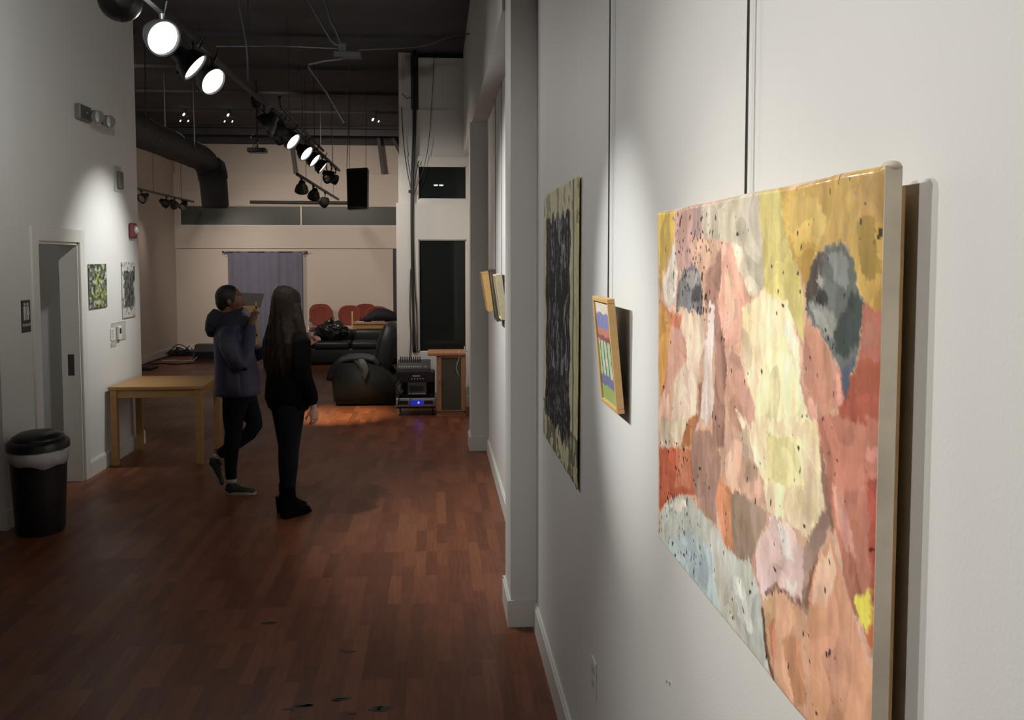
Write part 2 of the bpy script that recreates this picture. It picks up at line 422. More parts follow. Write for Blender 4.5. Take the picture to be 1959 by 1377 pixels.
# door
def door():
    b = B()
    for y0, y1, z0, z1 in ((7.215, DY0, 0, 2.122), (DY1, 8.265, 0, 2.122), (DY0, DY1, DZ, 2.122)):
        box(b, XL, XL + .018, y0, y1, z0, z1, bevel=0.004)
    for y0, y1, z0, z1 in ((DY0 - .001, DY0 + .02, 0, DZ), (DY1 - .02, DY1 + .001, 0, DZ), (DY0, DY1, DZ - .02, DZ)):
        box(b, XL - .15, XL, y0, y1, z0, z1)
    d = struct('door_1', b, M['trim'])
    mt = Matrix.Translation((-3.13, DY0 + .01, 0)) @ Matrix.Rotation(R(88), 4, 'Z')
    b = B(); box(b, -0.04, 0, 0, 0.77, 0.01, 1.985, bevel=0.003, mtx=mt)
    leaf = obj('door_leaf', b, M['trim'], d)
    b = B(); box(b, 0.0, 0.006, 0.69, 0.74, 0.93, 1.13, mtx=mt); cyl(b, mt @ V((0, .715, 1.0)), mt @ V((.05, .715, 1.0)), .011); cyl(b, mt @ V((.05, .715, 1.0)), mt @ V((.05, .62, 1.0)), .009)
    obj('door_handle', b, M['darksteel'], leaf)
    b = B(); box(b, XL - .10, XL - .05, DY1 - .024, DY1 - .019, 0.90, 1.08)
    obj('strike_plate', b, M['darksteel'], d)
door()
# seams on left wall return: far roof trusses (dark steel webs) below the ceiling of the far hall
def truss(x0, z0, x1, z1, lab):
    b = B(); mt = None
    p, q = V((x0, FY - .12, z0)), V((x1, FY - .12, z1))
    d = (q - p); n = V((d.z, 0, -d.x)).normalized() * 0.035
    for s in (0,):
        vs = [b.verts.new(p + n + V((0, dy, 0))) for dy in (-.03, .03)] + [b.verts.new(p - n + V((0, dy, 0))) for dy in (.03, -.03)]
        ws = [b.verts.new(v_.co + d) for v_ in vs]
        b.faces.new(vs); b.faces.new(ws[::-1])
        for i in range(4): b.faces.new((vs[i], vs[(i + 1) % 4], ws[(i + 1) % 4], ws[i]))
    tag(obj('truss_brace', b, M['darksteel']), lab, 'roof brace')
truss(-2.90, CEIL, -2.80, 3.60, 'dark steel roof brace on the far wall, behind the row of lit track lamps')
truss(-1.15, CEIL, -1.05, 3.60, 'dark vertical steel roof brace above the hanging black speaker on the right')
truss(-0.92, CEIL, -0.56, 3.75, 'short slanting dark roof brace beside the stepped white column')
sbox('trim_6', M['darksteel'], (-5.2, -0.46, 18.9, 18.96, 4.3, CEIL))
tag(obj('pipe', (lambda b: (cyl(b, (-3.71, FY - .1, 3.02), (-1.40, FY - .1, 3.01), .03), b)[1])(B()), M['darksteel']), 'long black horizontal bar above the high narrow far windows', 'pipe')
sbox('trim_7', M['darksteel'], (-0.87, -0.80, FY - .012, FY + .0, 0, 2.09))
PAINT=[((205,170,75),[(0.001,-0.01),(0.146,-0.001),(0.141,0.085),(0.052,0.181),(0.024,0.269)]),
((225,215,200),[(0.149,0.085),(0.167,0.178),(0.146,0.273),(0.054,0.267),(0.048,0.218)]),
((214,130,95),[(0.009,0.276),(0.201,0.297),(0.21,0.358),(0.12,0.478),(0.018,0.573)]),
((212,155,80),[(0.01,0.282),(0.098,0.3),(0.11,0.419),(0.018,0.573)]),
((205,160,148),[(0.146,-0.001),(0.324,0.007),(0.34,0.081),(0.26,0.1),(0.276,0.149),(0.159,0.179)]),
((170,140,135),[(0.285,0.006),(0.331,0.007),(0.34,0.081),(0.273,0.09)]),
((203,192,170),[(0.324,0.007),(0.637,0.0),(0.648,0.203),(0.592,0.227),(0.543,0.17),(0.51,0.106),(0.352,0.091)]),
((222,205,125),[(0.624,0.001),(0.702,0.001),(0.735,0.088),(0.765,0.151),(0.794,0.188),(0.798,0.296),(0.74,0.246),(0.652,0.203)]),
((202,162,80),[(0.698,0.003),(1.008,0.0),(1.017,0.236),(0.967,0.218),(0.945,0.163),(0.922,0.122),(0.855,0.121),(0.807,0.188),(0.769,0.151),(0.735,0.096)]),
((182,142,78),[(0.95,0.018),(1.009,0.01),(1.011,0.09),(0.962,0.078),(0.936,0.043)]),
((212,176,92),[(0.733,0.024),(0.834,0.03),(0.865,0.082),(0.843,0.125),(0.793,0.166),(0.749,0.096)]),
((190,148,66),[(0.792,0.112),(0.837,0.121),(0.807,0.196),(0.787,0.166)]),
((200,105,78),[(0.967,0.221),(1.016,0.227),(1.023,0.422),(0.867,0.467),(0.905,0.4),(0.951,0.315),(0.964,0.267)]),
((198,118,98),[(0.969,0.219),(1.006,0.234),(1.003,0.3),(0.96,0.307),(0.966,0.26)]),
((175,90,70),[(0.932,0.373),(0.982,0.343),(1.007,0.396),(0.965,0.431),(0.922,0.416)]),
((214,150,124),[(0.799,0.245),(0.848,0.273),(0.877,0.313),(0.893,0.354),(0.9,0.401),(0.866,0.427),(0.829,0.425),(0.8,0.352)]),
((222,150,136),[(0.892,0.322),(0.908,0.322),(0.926,0.354),(0.905,0.4),(0.891,0.375)]),
((104,108,104),[(0.87,0.122),(0.909,0.122),(0.94,0.143),(0.951,0.19),(0.967,0.221),(0.959,0.275),(0.946,0.319),(0.926,0.354),(0.908,0.322),(0.877,0.306),(0.854,0.273),(0.803,0.242),(0.807,0.196),(0.832,0.143)]),
((78,70,62),[(0.832,0.146),(0.855,0.133),(0.851,0.172),(0.84,0.199),(0.802,0.234),(0.804,0.2)]),
((178,173,166),[(0.845,0.163),(0.869,0.179),(0.853,0.194),(0.836,0.182)]),
((160,160,152),[(0.808,0.225),(0.859,0.222),(0.9,0.246),(0.885,0.284),(0.854,0.27)]),
((60,70,66),[(0.936,0.193),(0.967,0.215),(0.962,0.275),(0.93,0.299),(0.891,0.3),(0.89,0.273),(0.905,0.243)]),
((58,60,54),[(0.846,0.194),(0.869,0.197),(0.873,0.228),(0.847,0.222),(0.834,0.213)]),
((130,132,128),[(0.867,0.136),(0.907,0.13),(0.93,0.157),(0.92,0.191),(0.887,0.178)]),
((86,96,112),[(0.908,0.322),(0.945,0.309),(0.932,0.36),(0.918,0.376)]),
((232,205,180),[(0.222,0.279),(0.339,0.281),(0.36,0.351),(0.311,0.439),(0.288,0.552),(0.235,0.651),(0.109,0.687),(0.136,0.439)]),
((220,165,145),[(0.115,0.322),(0.226,0.357),(0.228,0.425),(0.12,0.501),(0.054,0.578)]),
((172,128,112),[(0.355,0.175),(0.447,0.124),(0.477,0.336),(0.462,0.585),(0.405,0.601),(0.42,0.343),(0.357,0.248)]),
((236,216,205),[(0.382,0.246),(0.412,0.254),(0.399,0.397),(0.413,0.497),(0.367,0.56),(0.328,0.542),(0.35,0.404)]),
((226,170,145),[(0.453,0.143),(0.51,0.106),(0.544,0.207),(0.628,0.23),(0.555,0.261),(0.549,0.355),(0.465,0.337),(0.429,0.243)]),
((250,226,182),[(0.652,0.203),(0.74,0.23),(0.785,0.297),(0.787,0.373),(0.83,0.44),(0.837,0.476),(0.62,0.539),(0.618,0.473),(0.559,0.372),(0.555,0.261)]),  # centre patches whitened, lamp hot spot put into the pigment
((252,240,188),[(0.664,0.312),(0.756,0.285),(0.787,0.373),(0.804,0.485),(0.655,0.528),(0.617,0.451)]),
((222,165,145),[(0.787,0.366),(0.866,0.427),(0.88,0.464),(0.837,0.476)]),
((202,152,132),[(0.498,0.343),(0.549,0.373),(0.58,0.422),(0.618,0.473),(0.611,0.542),(0.505,0.572),(0.48,0.433)]),
((236,210,180),[(0.522,0.481),(0.619,0.512),(0.62,0.539),(0.584,0.549)]),
((186,118,72),[(0.288,0.552),(0.314,0.53),(0.284,0.636),(0.19,0.663),(0.233,0.588)]),
((118,116,117),[(0.268,0.146),(0.316,0.175),(0.344,0.237),(0.339,0.281),(0.272,0.275),(0.259,0.293),(0.208,0.273),(0.155,0.29),(0.168,0.224),(0.205,0.172)]),
((162,157,155),[(0.248,0.166),(0.31,0.176),(0.317,0.207),(0.278,0.219),(0.228,0.194)]),
((88,86,88),[(0.278,0.219),(0.331,0.206),(0.319,0.249),(0.265,0.254)]),
((150,108,92),[(0.445,0.31),(0.459,0.306),(0.483,0.384),(0.474,0.458),(0.458,0.461),(0.461,0.387)]),
((160,118,100),[(0.315,0.464),(0.332,0.451),(0.326,0.543),(0.29,0.596),(0.279,0.599),(0.308,0.536)]),
((244,226,200),[(0.5,0.11),(0.551,0.116),(0.6,0.204),(0.583,0.215),(0.538,0.172)]),
((235,190,165),[(0.46,0.173),(0.502,0.172),(0.526,0.264),(0.486,0.301)]),
((250,238,205),[(0.733,0.239),(0.755,0.261),(0.79,0.354),(0.78,0.36),(0.742,0.301)]),
((186,150,70),[(0.942,0.076),(0.986,0.073),(0.998,0.161),(0.97,0.182),(0.954,0.136)]),
((190,122,104),[(0.973,0.246),(1.002,0.257),(0.989,0.29),(0.965,0.29)]),
((232,160,140),[(0.895,0.339),(0.906,0.337),(0.912,0.367),(0.902,0.387)]),
((220,200,175),[(0.029,0.63),(0.237,0.579),(0.158,0.681),(0.031,0.712)]),
((196,98,68),[(0.011,0.716),(0.269,0.648),(0.315,0.699),(0.309,0.754),(0.243,0.778),(0.11,0.839),(0.017,0.907)]),
((212,130,95),[(0.158,0.681),(0.269,0.648),(0.264,0.751),(0.144,0.794)]),
((178,138,120),[(0.268,0.606),(0.392,0.563),(0.456,0.615),(0.446,0.666),(0.423,0.739),(0.426,0.788),(0.317,0.791),(0.28,0.746)]),
((165,140,120),[(0.436,0.734),(0.538,0.67),(0.656,0.66),(0.674,0.666),(0.622,0.769),(0.604,0.806),(0.51,0.851),(0.487,0.81)]),
((192,196,186),[(0.017,0.915),(0.145,0.819),(0.258,0.781),(0.317,0.791),(0.412,0.793),(0.498,0.825),(0.594,0.801),(0.644,0.845),(0.664,0.891),(0.72,0.994),(0.504,1.012),(0.265,1.024),(0.02,1.024)]),
((176,194,194),[(0.04,1.009),(0.26,0.861),(0.402,0.87),(0.454,0.933),(0.482,1.021),(0.265,1.03)]),
((214,212,200),[(0.387,0.809),(0.438,0.788),(0.488,0.842),(0.558,0.951),(0.581,1.007),(0.469,1.012),(0.416,0.919)]),
((226,150,110),[(0.452,0.658),(0.505,0.682),(0.52,0.815),(0.487,0.825),(0.437,0.767),(0.422,0.718)]),
((224,176,150),[(0.5,0.513),(0.615,0.555),(0.672,0.607),(0.656,0.651),(0.548,0.661),(0.514,0.612)]),
((200,165,140),[(0.556,0.588),(0.636,0.573),(0.628,0.613),(0.568,0.63)]),
((196,126,102),[(0.844,0.427),(1.022,0.384),(1.03,0.582),(0.998,0.667),(0.991,0.742),(0.946,0.701),(0.908,0.622),(0.882,0.588),(0.872,0.499)]),
((190,92,74),[(0.982,0.499),(1.026,0.449),(1.038,0.782),(0.996,0.739),(0.997,0.633)]),
((212,150,130),[(0.893,0.53),(0.916,0.533),(0.965,0.627),(0.932,0.627),(0.907,0.593)]),
((215,140,125),[(0.98,0.436),(1.005,0.436),(1.001,0.46),(0.976,0.466)]),
((248,224,184),[(0.613,0.485),(0.837,0.43),(0.873,0.516),(0.876,0.582),(0.838,0.646),(0.674,0.666),(0.655,0.613),(0.596,0.537)]),  # lower centre, whitened by the same painted hot spot
((252,238,176),[(0.669,0.499),(0.797,0.481),(0.807,0.56),(0.664,0.61)]),
((168,138,124),[(0.803,0.669),(0.876,0.59),(0.895,0.606),(0.859,0.661),(0.827,0.716),(0.826,0.8),(0.808,0.793)]),
((222,190,184),[(0.692,0.664),(0.773,0.657),(0.804,0.685),(0.811,0.787),(0.746,0.782),(0.713,0.79),(0.663,0.858),(0.634,0.812),(0.622,0.769)]),
((242,232,222),[(0.71,0.675),(0.758,0.664),(0.783,0.712),(0.744,0.722)]),
((228,165,130),[(0.89,0.631),(0.921,0.67),(0.952,0.71),(1.008,0.801),(1.022,0.854),(1.047,1.049),(0.845,1.243),(0.826,0.8),(0.84,0.701)]),
((224,170,136),[(0.714,0.799),(0.808,0.797),(0.83,0.818),(0.852,1.237),(0.817,1.057),(0.721,1.007),(0.674,0.931),(0.659,0.875)]),
((205,165,125),[(0.663,0.854),(0.706,0.812),(0.716,0.861),(0.704,0.997),(0.674,0.931)]),
((228,216,88),[(0.962,0.697),(0.998,0.663),(0.996,0.728),(0.98,0.734)]),
((202,110,76),[(0.991,0.734),(1.034,0.682),(1.041,0.882),(1.02,0.855)]),
((150,112,92),[(0.852,0.473),(0.862,0.47),(0.881,0.546),(0.901,0.61),(0.89,0.619),(0.869,0.558)]),
((120,84,66),[(0.653,0.873),(0.663,0.867),(0.677,0.93),(0.712,0.991),(0.721,1.007),(0.708,1.012),(0.671,0.952)]),
((140,100,82),[(0.662,0.834),(0.713,0.79),(0.746,0.782),(0.811,0.787),(0.809,0.796),(0.747,0.793),(0.714,0.799),(0.667,0.842)]),
((150,108,88),[(0.818,0.787),(0.829,0.781),(0.839,0.71),(0.859,0.661),(0.851,0.664),(0.828,0.716)]),
((236,190,160),[(0.846,0.691),(0.891,0.646),(0.91,0.676),(0.882,0.752),(0.842,0.766)]),
((214,150,112),[(0.734,0.896),(0.795,0.851),(0.829,0.964),(0.793,0.99)]),
((240,226,214),[(0.746,0.757),(0.792,0.76),(0.785,0.779),(0.758,0.776)]),
((206,130,105),[(0.683,0.899),(0.708,0.866),(0.719,0.951),(0.698,0.945)]),
((160,100,84),[(0.937,0.61),(0.954,0.631),(0.978,0.678),(0.97,0.69),(0.944,0.651)]),
((196,170,150),[(0.544,0.533),(0.585,0.512),(0.615,0.561),(0.578,0.593)]),
((235,228,214),[(0.092,0.866),(0.179,0.813),(0.243,0.807),(0.18,0.857)]),
((164,182,184),[(0.199,0.937),(0.349,0.906),(0.379,0.972),(0.264,0.994)]),
((222,222,214),[(0.522,0.867),(0.565,0.855),(0.629,0.94),(0.599,0.957)])]

# ------------------------------------------------------------------ paint surfaces
def in_poly(u, v, P):
    c = False; j = len(P) - 1
    for i in range(len(P)):
        (xi, yi), (xj, yj) = P[i], P[j]
        if (yi > v) != (yj > v) and u < (xj - xi) * (v - yi) / (yj - yi) + xi: c = not c
        j = i
    return c
def fbm(x, y, z=0.0, o=4):
    return noise.fractal(V((x, y, z)), 1.0, 2.0, o)

def paint_sheet(name, nu, nv, pos, colour, m, parent, thick=0.0):
    """nu x nv grid; pos(u, v) -> point; colour(u, v) -> sRGB 0..255 of the pigment"""
    me = bpy.data.meshes.new(name)
    vs = [pos(i / nu, j / nv) for j in range(nv + 1) for i in range(nu + 1)]
    fs = [(j * (nu + 1) + i, (j + 1) * (nu + 1) + i, (j + 1) * (nu + 1) + i + 1, j * (nu + 1) + i + 1) for j in range(nv) for i in range(nu)]
    me.from_pydata(vs, [], fs)
    ca = me.color_attributes.new('paint', 'FLOAT_COLOR', 'POINT')
    flat = []
    for j in range(nv + 1):
        for i in range(nu + 1):
            c = colour(i / nu, j / nv); flat.extend((*srgb(*[max(0, min(255, q)) for q in c]), 1.0))
    ca.data.foreach_set('color', flat)
    for p in me.polygons: p.use_smooth = True
    me.materials.append(m)
    o = bpy.data.objects.new(name, me); COL.objects.link(o)
    if parent: o.parent = parent
    if thick:
        s = o.modifiers.new('thickness', 'SOLIDIFY'); s.thickness = thick; s.offset = 1
    return o

boxes = [(c, P, min(p[0] for p in P), max(p[0] for p in P), min(p[1] for p in P), max(p[1] for p in P)) for c, P in PAINT]
def paint_colour(u, v):
    du = 0.007 * fbm(u * 14, v * 14, 1) + 0.003 * fbm(u * 60, v * 60, 2)
    dv = 0.012 * fbm(u * 14, v * 14, 5) + 0.004 * fbm(u * 60, v * 60, 6)
    a, b_ = u + du, v + dv
    idx = 0; acc = [0, 0, 0]
    for q in range(3):
        jx = 0.0065 * noise.noise(V((u * 150, v * 90, 20 + q * 7))) ; jy = 0.012 * noise.noise(V((u * 130, v * 70, 31 + q * 5)))
        cc = (220, 176, 150); aa, bb = a + jx, b_ + jy
        for k, (c, P, x0, x1, y0, y1) in enumerate(boxes):
            if x0 <= aa <= x1 and y0 <= bb <= y1 and in_poly(aa, bb, P): cc = c; idx = k + 1
        for i in range(3): acc[i] += cc[i] / 3
    g_ = sum(acc) / 3
    col = tuple(c * .88 + g_ * .12 for c in acc)
    # brush work: long vertical-ish strokes
    s = fbm(u * 38 + idx * 3.1, v * 7 + idx, 9, 3)
    s2 = fbm(u * 9 + idx, v * 9 - idx, 3, 3)
    s3 = fbm(u * 120, v * 120, 4, 2)
    wu, wv = u * 17 + 1.3 * fbm(u * 6, v * 6, 12, 2) + idx * .37, v * 7.5 + 1.3 * fbm(u * 6, v * 6, 15, 2)
    cell = noise.cell(V((wu, wv, idx * 1.7))) ; cell2 = noise.cell(V((wu * 2.1 + 3, wv * 1.8, 4)))
    k = 1.06 + 0.085 * s + 0.08 * s2 + 0.03 * s3 + 0.085 * cell + 0.045 * cell2
    col = (col[0] * k, col[1] * (k + 0.02 * s), col[2] * (k + 0.05 * s2))
    # dark flecks, dense in the pale top patch and along the pale lower left
    dense = 0.30
    if 0.13 < u < 0.42 and v < 0.30: dense = 0.95
    if (u < 0.34 and v > 0.66): dense = 0.8
    q = noise.noise(V((u * 120, v * 62, 0.3)))
    if q > 0.62 - 0.24 * dense and fbm(u * 16, v * 16, 8, 2) > 0.30 - 0.42 * dense:
        return (col[0] * 0.35, col[1] * 0.33, col[2] * 0.32)
    return col

def big_painting():
    x0, ya, yb, zt, h = 0.455, 1.915, 0.935, 1.975, 0.67
    t = thing('painting', 'large unframed canvas of pale nude figures with two grey masks on ochre ground', 'painting', (0, 0, 0))
    def pos(u, v):
        r = min(u, 1 - u, v, 1 - v) ; e = max(0.0, 0.008 - r) / 0.008
        yl = ya - 0.035 * v
        return (x0 + 0.004 * e * e + 0.0012 * fbm(u * 5, v * 5, 0), yl + (yb - yl) * u, zt - h * v - 0.003 * fbm(u * 3, 0, 3))
    paint_sheet('painted_front', 400, 290, pos, paint_colour, attr_mat('oil_paint', 0.42, 0.35, 60, (1, 1, 0.35), coat=0.25), t)
    b = B()
    x1 = x0 + 0.022
    box(b, x0 + .0035, x1, yb, ya, zt - h, zt)
    for v in b.verts:
        if v.co.y > 1.5 and v.co.z < 1.5: v.co.y -= 0.035
    obj('canvas_edge', b, M['canvas'], t)
    b = B()
    ball(b, (x1 - .008, yb + .008, zt + .0), (.010, .011, .006))
    obj('folded_canvas', b, M['canvas'], t, smooth=True)
    b = B()
    for y in (yb + .02, ya - .07): box(b, x1, x1 + .014, y, y + .035, zt - h + .02, zt - .02)
    for z in (zt - .05, zt - h + .02): box(b, x1, x1 + .014, yb + .055, ya - .07, z, z + .03)
    obj('stretcher_bars', b, M['pine'], t)
    return t
big_painting()

def wire(name, y, ztop, zbot, lab, x=XR - .012):
    b = B(); tube(b, [(x, y + .002, ztop), (x, y, (ztop + zbot) / 2), (x, y - .001, zbot)], .0022)
    return tag(obj(name, b, M['wire'], smooth=True), lab, 'wire')
wire('hanging_wire', 1.474, CEIL, 1.90, 'thin steel wire hanging straight down the wall behind the large nude painting')
wire('hanging_wire', 2.665, CEIL, 1.70, 'thin steel wire hanging down the wall to the small tilted landscape')

def scribble(u, v):
    # black ink field inside a cream margin
    l = 0.085 + 0.03 * fbm(v * 9, 1, 2); r = 0.80 + 0.03 * fbm(v * 8, 5, 1); tp = 0.10 + 0.045 * fbm(u * 14, 3, 2); bt = 0.90 + 0.05 * fbm(u * 9, 8, 1)
    base = (214, 208, 172)
    if u > 0.93: base = (206, 198, 150)
    if 0.86 < u < 0.90: base = (120, 116, 92)
    n = fbm(u * 16, v * 5, 3, 5); n2 = fbm(u * 5, v * 7, 6, 3)
    if l < u < r and tp < v < bt:
        k = 6 + 4 * fbm(u * 60, v * 60, 2)
        st = fbm(u * 20 + 2.2 * n2, v * 6 + 1.5 * n, 13, 5)
        if st > 0.10 and v < 0.68 and 0.28 < u + .1 * n2 < 0.72 and n > -.1: q_ = 105 + 120 * min(.6, st); return (q_, q_ + 2, q_ + 5)
        if st > .36: return (95, 95, 97)
        if n + n2 > 0.75: k = 95
        if v > 0.6 and fbm(u * 30, v * 30, 7, 3) > 0.38: k = 110
        return (k, k, k + 2)
    g = fbm(u * 12, v * 10, 11, 4)
    if v > 0.84 and g > -0.1: f = 0.55; return tuple(c * f for c in base)
    if v < 0.15 and g > 0.25: return tuple(c * 0.75 for c in base)
    s = 1 + 0.1 * g
    return tuple(c * s for c in base)
def black_drawing():
    x0, ya, yb, zt, h = XR - .007, 4.29, 3.235, 2.165, 1.095
    def pos(u, v):
        z = zt - h * v + (0.012 * fbm(u * 8, 2, 2) if v > .98 else 0)
        return (x0 - 0.004 * abs(fbm(u * 2, v * 2, 4)) - (0.005 * max(0, u - .93) / .07 * (0.3 + v * .4)), ya + (yb - ya) * u + 0.004 * fbm(v * 6, 0, 1), z)
    o = paint_sheet('ink_drawing', 170, 260, pos, scribble, attr_mat('ink_on_paper', 0.8, 0.1, 40), None, 0.0025)
    tag(o, 'tall cream paper with a black scribbled ink field, pinned flat to the right wall', 'drawing')
black_drawing()

def landscape(u, v):
    # sky, red roof band, pale field with dark stems, blue path, green foot
    w_ = 0.02 * fbm(u * 6, v * 4, 2)
    a = v + w_
    if a < 0.12: c = (214, 206, 190)
    elif a < 0.27: c = (128, 130, 172)
    elif a < 0.34: c = (190, 124, 104)
    elif a < 0.39: c = (140, 84, 84)
    elif a < 0.74:
        c = (170, 190, 150)
        if abs(((u * 4.2 + 0.25 * fbm(v * 5, 1, 3)) % 1) - .5) < .10: c = (40, 70, 48)
        elif fbm(u * 9, v * 9, 5) > .3: c = (205, 190, 190)
    elif a < 0.85: c = (112, 112, 150)
    else: c = (150, 168, 100)
    k = 1 + .08 * fbm(u * 20, v * 20, 4)
    return tuple(q * k for q in c)
def fields(u, v):
    c = (150, 120, 90) if v < .5 else (90, 110, 80)
    k = 1 + .3 * fbm(u * 6, v * 6, 4)
    return tuple(q * k for q in c)
def tilted_picture(name, lab, yn, W, H, z0, z1, xt, xb, depth, fm, colour, res=50):
    """yn = end nearer the camera; xt / xb = distance lines of the front face at top and bottom; leans off the wall on its wires"""
    t = thing(name, lab, 'picture', (xb, yn, z0))
    dz = z1 - z0; n = V((xt - xb, 0, dz)); L_ = n.length; n.normalize()
    nx = V((n.z, 0, -n.x))                      # towards the wall
    def P(a, v, d): return n * (L_ * v) + nx * d + V((0, a * W, 0))
    fr = 0.012
    b = B()
    mt = Matrix((( -0 + nx.x, 0, n.x, 0), (0, 1, 0, 0), (nx.z, 0, n.z, 0), (0, 0, 0, 1)))
    for a0, a1, v0, v1 in ((0, W, 0, fr), (0, W, L_ - fr, L_), (0, fr, fr, L_ - fr), (W - fr, W, fr, L_ - fr)):
        box(b, 0, depth, a0, a1, v0, v1, bevel=.0015, mtx=mt)
    obj('frame', b, fm, t)
    b = B(); box(b, depth * .4, depth * .7, fr, W - fr, fr, L_ - fr, mtx=mt); obj('backing_board', b, M['dwood'], t)
    paint_sheet('picture_panel', res, res, lambda u, v: tuple(mt @ V((depth * .3, (W - fr) - (W - 2 * fr) * u, L_ - fr - (L_ - 2 * fr) * v))), colour, attr_mat('panel_paint', .5, .15, 60), t)
    return t
tilted_picture('landscape_picture', 'small bright landscape in a pale wood frame, tilted out from the right wall', 2.40, .235, .30, 1.475, 1.775, .441, .470, .020, M['pine'], landscape, 70)
def pic_group(): return 'tilted framed pictures in the recess'
for lab, yn, W, z0, z1, xt, xb, dp, fm in (
        ('farthest of the recess pictures, deep orange-wood frame seen edge on', 7.62, .34, 1.45, 1.77, .372, .425, .062, M['pine']),
        ('dark grey framed picture in the recess, middle of the three seen edge on', 6.86, .30, 1.42, 1.80, .398, .447, .040, M['dwood']),
        ('cream framed picture in the recess, nearest to the pilaster edge', 6.42, .26, 1.46, 1.77, .405, .450, .045, M['cream'])):
    p = tilted_picture('tilted_picture', lab, yn, W, z1 - z0, z0, z1, xt, xb, dp, fm, fields, 16); p['group'] = pic_group()
for y, lab in ((7.7, 'wire above the orange-wood framed picture'), (6.95, 'wire above the dark grey framed picture'), (6.5, 'wire above the cream framed picture')):
    wire('hanging_wire', y + .1, 3.19, 1.72, 'thin vertical ' + lab + ' in the recess', XR - .01)

# left wall art
def green(u, v):
    n = fbm(u * 9, v * 11, 2, 4); m_ = noise.noise(V((u * 3.2, v * 3.6, 7)))
    c = (92, 98, 80)
    if m_ > .12: c = (122, 130, 68)
    if (u - .45) ** 2 / .05 + (v - .38) ** 2 / .01 < 1 or (u - .6) ** 2 / .04 + (v - .9) ** 2 / .006 < 1: c = (138, 150, 70)
    if n > .28: c = (38, 44, 36)
    elif n < -.32: c = (176, 178, 168)
    return c
def grey_scrawl(u, v):
    n = fbm(u * 10, v * 10, 3, 5)
    ins = .15 < u + .1 * fbm(v * 8, 1, 1) < .92 and .16 < v + .06 * fbm(u * 9, 2, 1) < .82
    if ins: k = 78 + 70 * n
    else: k = 190 if n < .33 else 90
    if u > .9 and .08 < v < .35: k = 45
    return (k, k, k * .96)
def sheet_on_left(name, lab, cat, y0, y1, z0, z1, colour, nu, nv, m_, off=.006):
    o = paint_sheet(name, nu, nv, lambda u, v: (XL + off, y0 + (y1 - y0) * u, z1 - (z1 - z0) * v), colour, m_, None, .004)
    tag(o, lab, cat)
sheet_on_left('abstract_print', 'small square green and grey speckled print, spotlit beside the door casing', 'print', 8.365, 8.80, 1.445, 1.835, green, 70, 70, attr_mat('print_ink', .6, .1, 60))
sheet_on_left('charcoal_drawing', 'pale sheet with smudged grey charcoal field at the corner end of the left wall', 'drawing', 9.225, 9.60, 1.31, 1.85, grey_scrawl, 60, 80, attr_mat('charcoal_paper', .7, .1, 60))

# ------------------------------------------------------------------ wall fittings
t = thing('restroom_sign', 'dark restroom sign with two white figures, left of the door casing', 'sign', (XL, 7.035, 1.345))
bx('sign_plate', M['sign'], t, 0, .006, 0, .148, 0, .235, bevel=.002)
b = B()
for yc, skirt in ((.045, 0), (.100, 1)):
    ball(b, (.007, yc, .205), (.003, .011, .011))
    if skirt:
        vs = [b.verts.new((.0085, yc + a, z)) for a, z in ((-.011, .19), (.011, .19), (.024, .125), (-.024, .125))]; b.faces.new(vs)
        box(b, .006, .0085, yc - .012, yc - .003, .09, .125); box(b, .006, .0085, yc + .003, yc + .012, .09, .125)
    else:
        box(b, .006, .0085, yc - .017, yc + .017, .135, .19); box(b, .006, .0085, yc - .013, yc - .002, .09, .135); box(b, .006, .0085, yc + .002, yc + .013, .09, .135)
box(b, .006, .0085, .073, .075, .09, .215)
obj('figures', b, M['signw'], t)
def text_obj(name, s, size, m_, parent, mtx, ext=.0008):
    import bpy
    cu = bpy.data.curves.new(name, 'FONT'); cu.body = s; cu.size = size; cu.extrude = ext; cu.align_x = 'CENTER'
    tmp = bpy.data.objects.new('tmp', cu); COL.objects.link(tmp)
    me = bpy.data.meshes.new_from_object(tmp.evaluated_get(bpy.context.evaluated_depsgraph_get()))
    bpy.data.objects.remove(tmp); bpy.data.curves.remove(cu)
    o = bpy.data.objects.new(name, me); COL.objects.link(o); me.materials.clear(); me.materials.append(m_); o.parent = parent; o.matrix_local = mtx
    return o
FACE_X = Matrix(((0, 0, 1, 0), (1, 0, 0, 0), (0, 1, 0, 0), (0, 0, 0, 1)))   # text plane facing +X, reading towards +Y
text_obj('sign_text', 'RESTROOM', .026, M['signw'], t, Matrix.Translation((.007, .074, .045)) @ FACE_X)

t = thing('emergency_light', 'white twin-head emergency light high on the left wall', 'emergency light', (XL, 8.17, 3.02))
bx('housing', M['greyplas'], t, 0, .05, 0, .26, .02, .15, bevel=.01)
for y in (.10, .38):
    b = B(); cyl(b, (.05, min(y + .03, .2), .09), (.10, y + .05, .07), .012); cyl(b, (.10, y + .05, .07), (.16, y - .02, .05), .045, .055); obj('lamp_head', b, M['greyplas'], t, smooth='auto')
    b = B(); ball(b, (.158, y - .018, .05), (.012, .05, .05)); obj('lamp_lens', b, M['lens'], t, smooth=True)
t = thing('thermostat_box', 'grey wall box with a paler back plate, above the red alarm on the left wall', 'control box', (XL, 9.09, 2.51))
bx('back_plate', M['beigeplas'], t, 0, .008, 0, .20, 0, .24, bevel=.002); bx('cover', M['greyplas'], t, .008, .035, .07, .18, .03, .19, bevel=.006)
t = thing('fire_alarm', 'red fire alarm strobe near the end of the left wall', 'fire alarm', (XL, 9.47, 2.08))
bx('housing', M['red'], t, 0, .045, 0, .15, 0, .15, bevel=.018); 
b = B(); ball(b, (.05, .075, .08), (.03, .035, .045)); obj('strobe_lens', b, M['lens'], t, smooth=True)
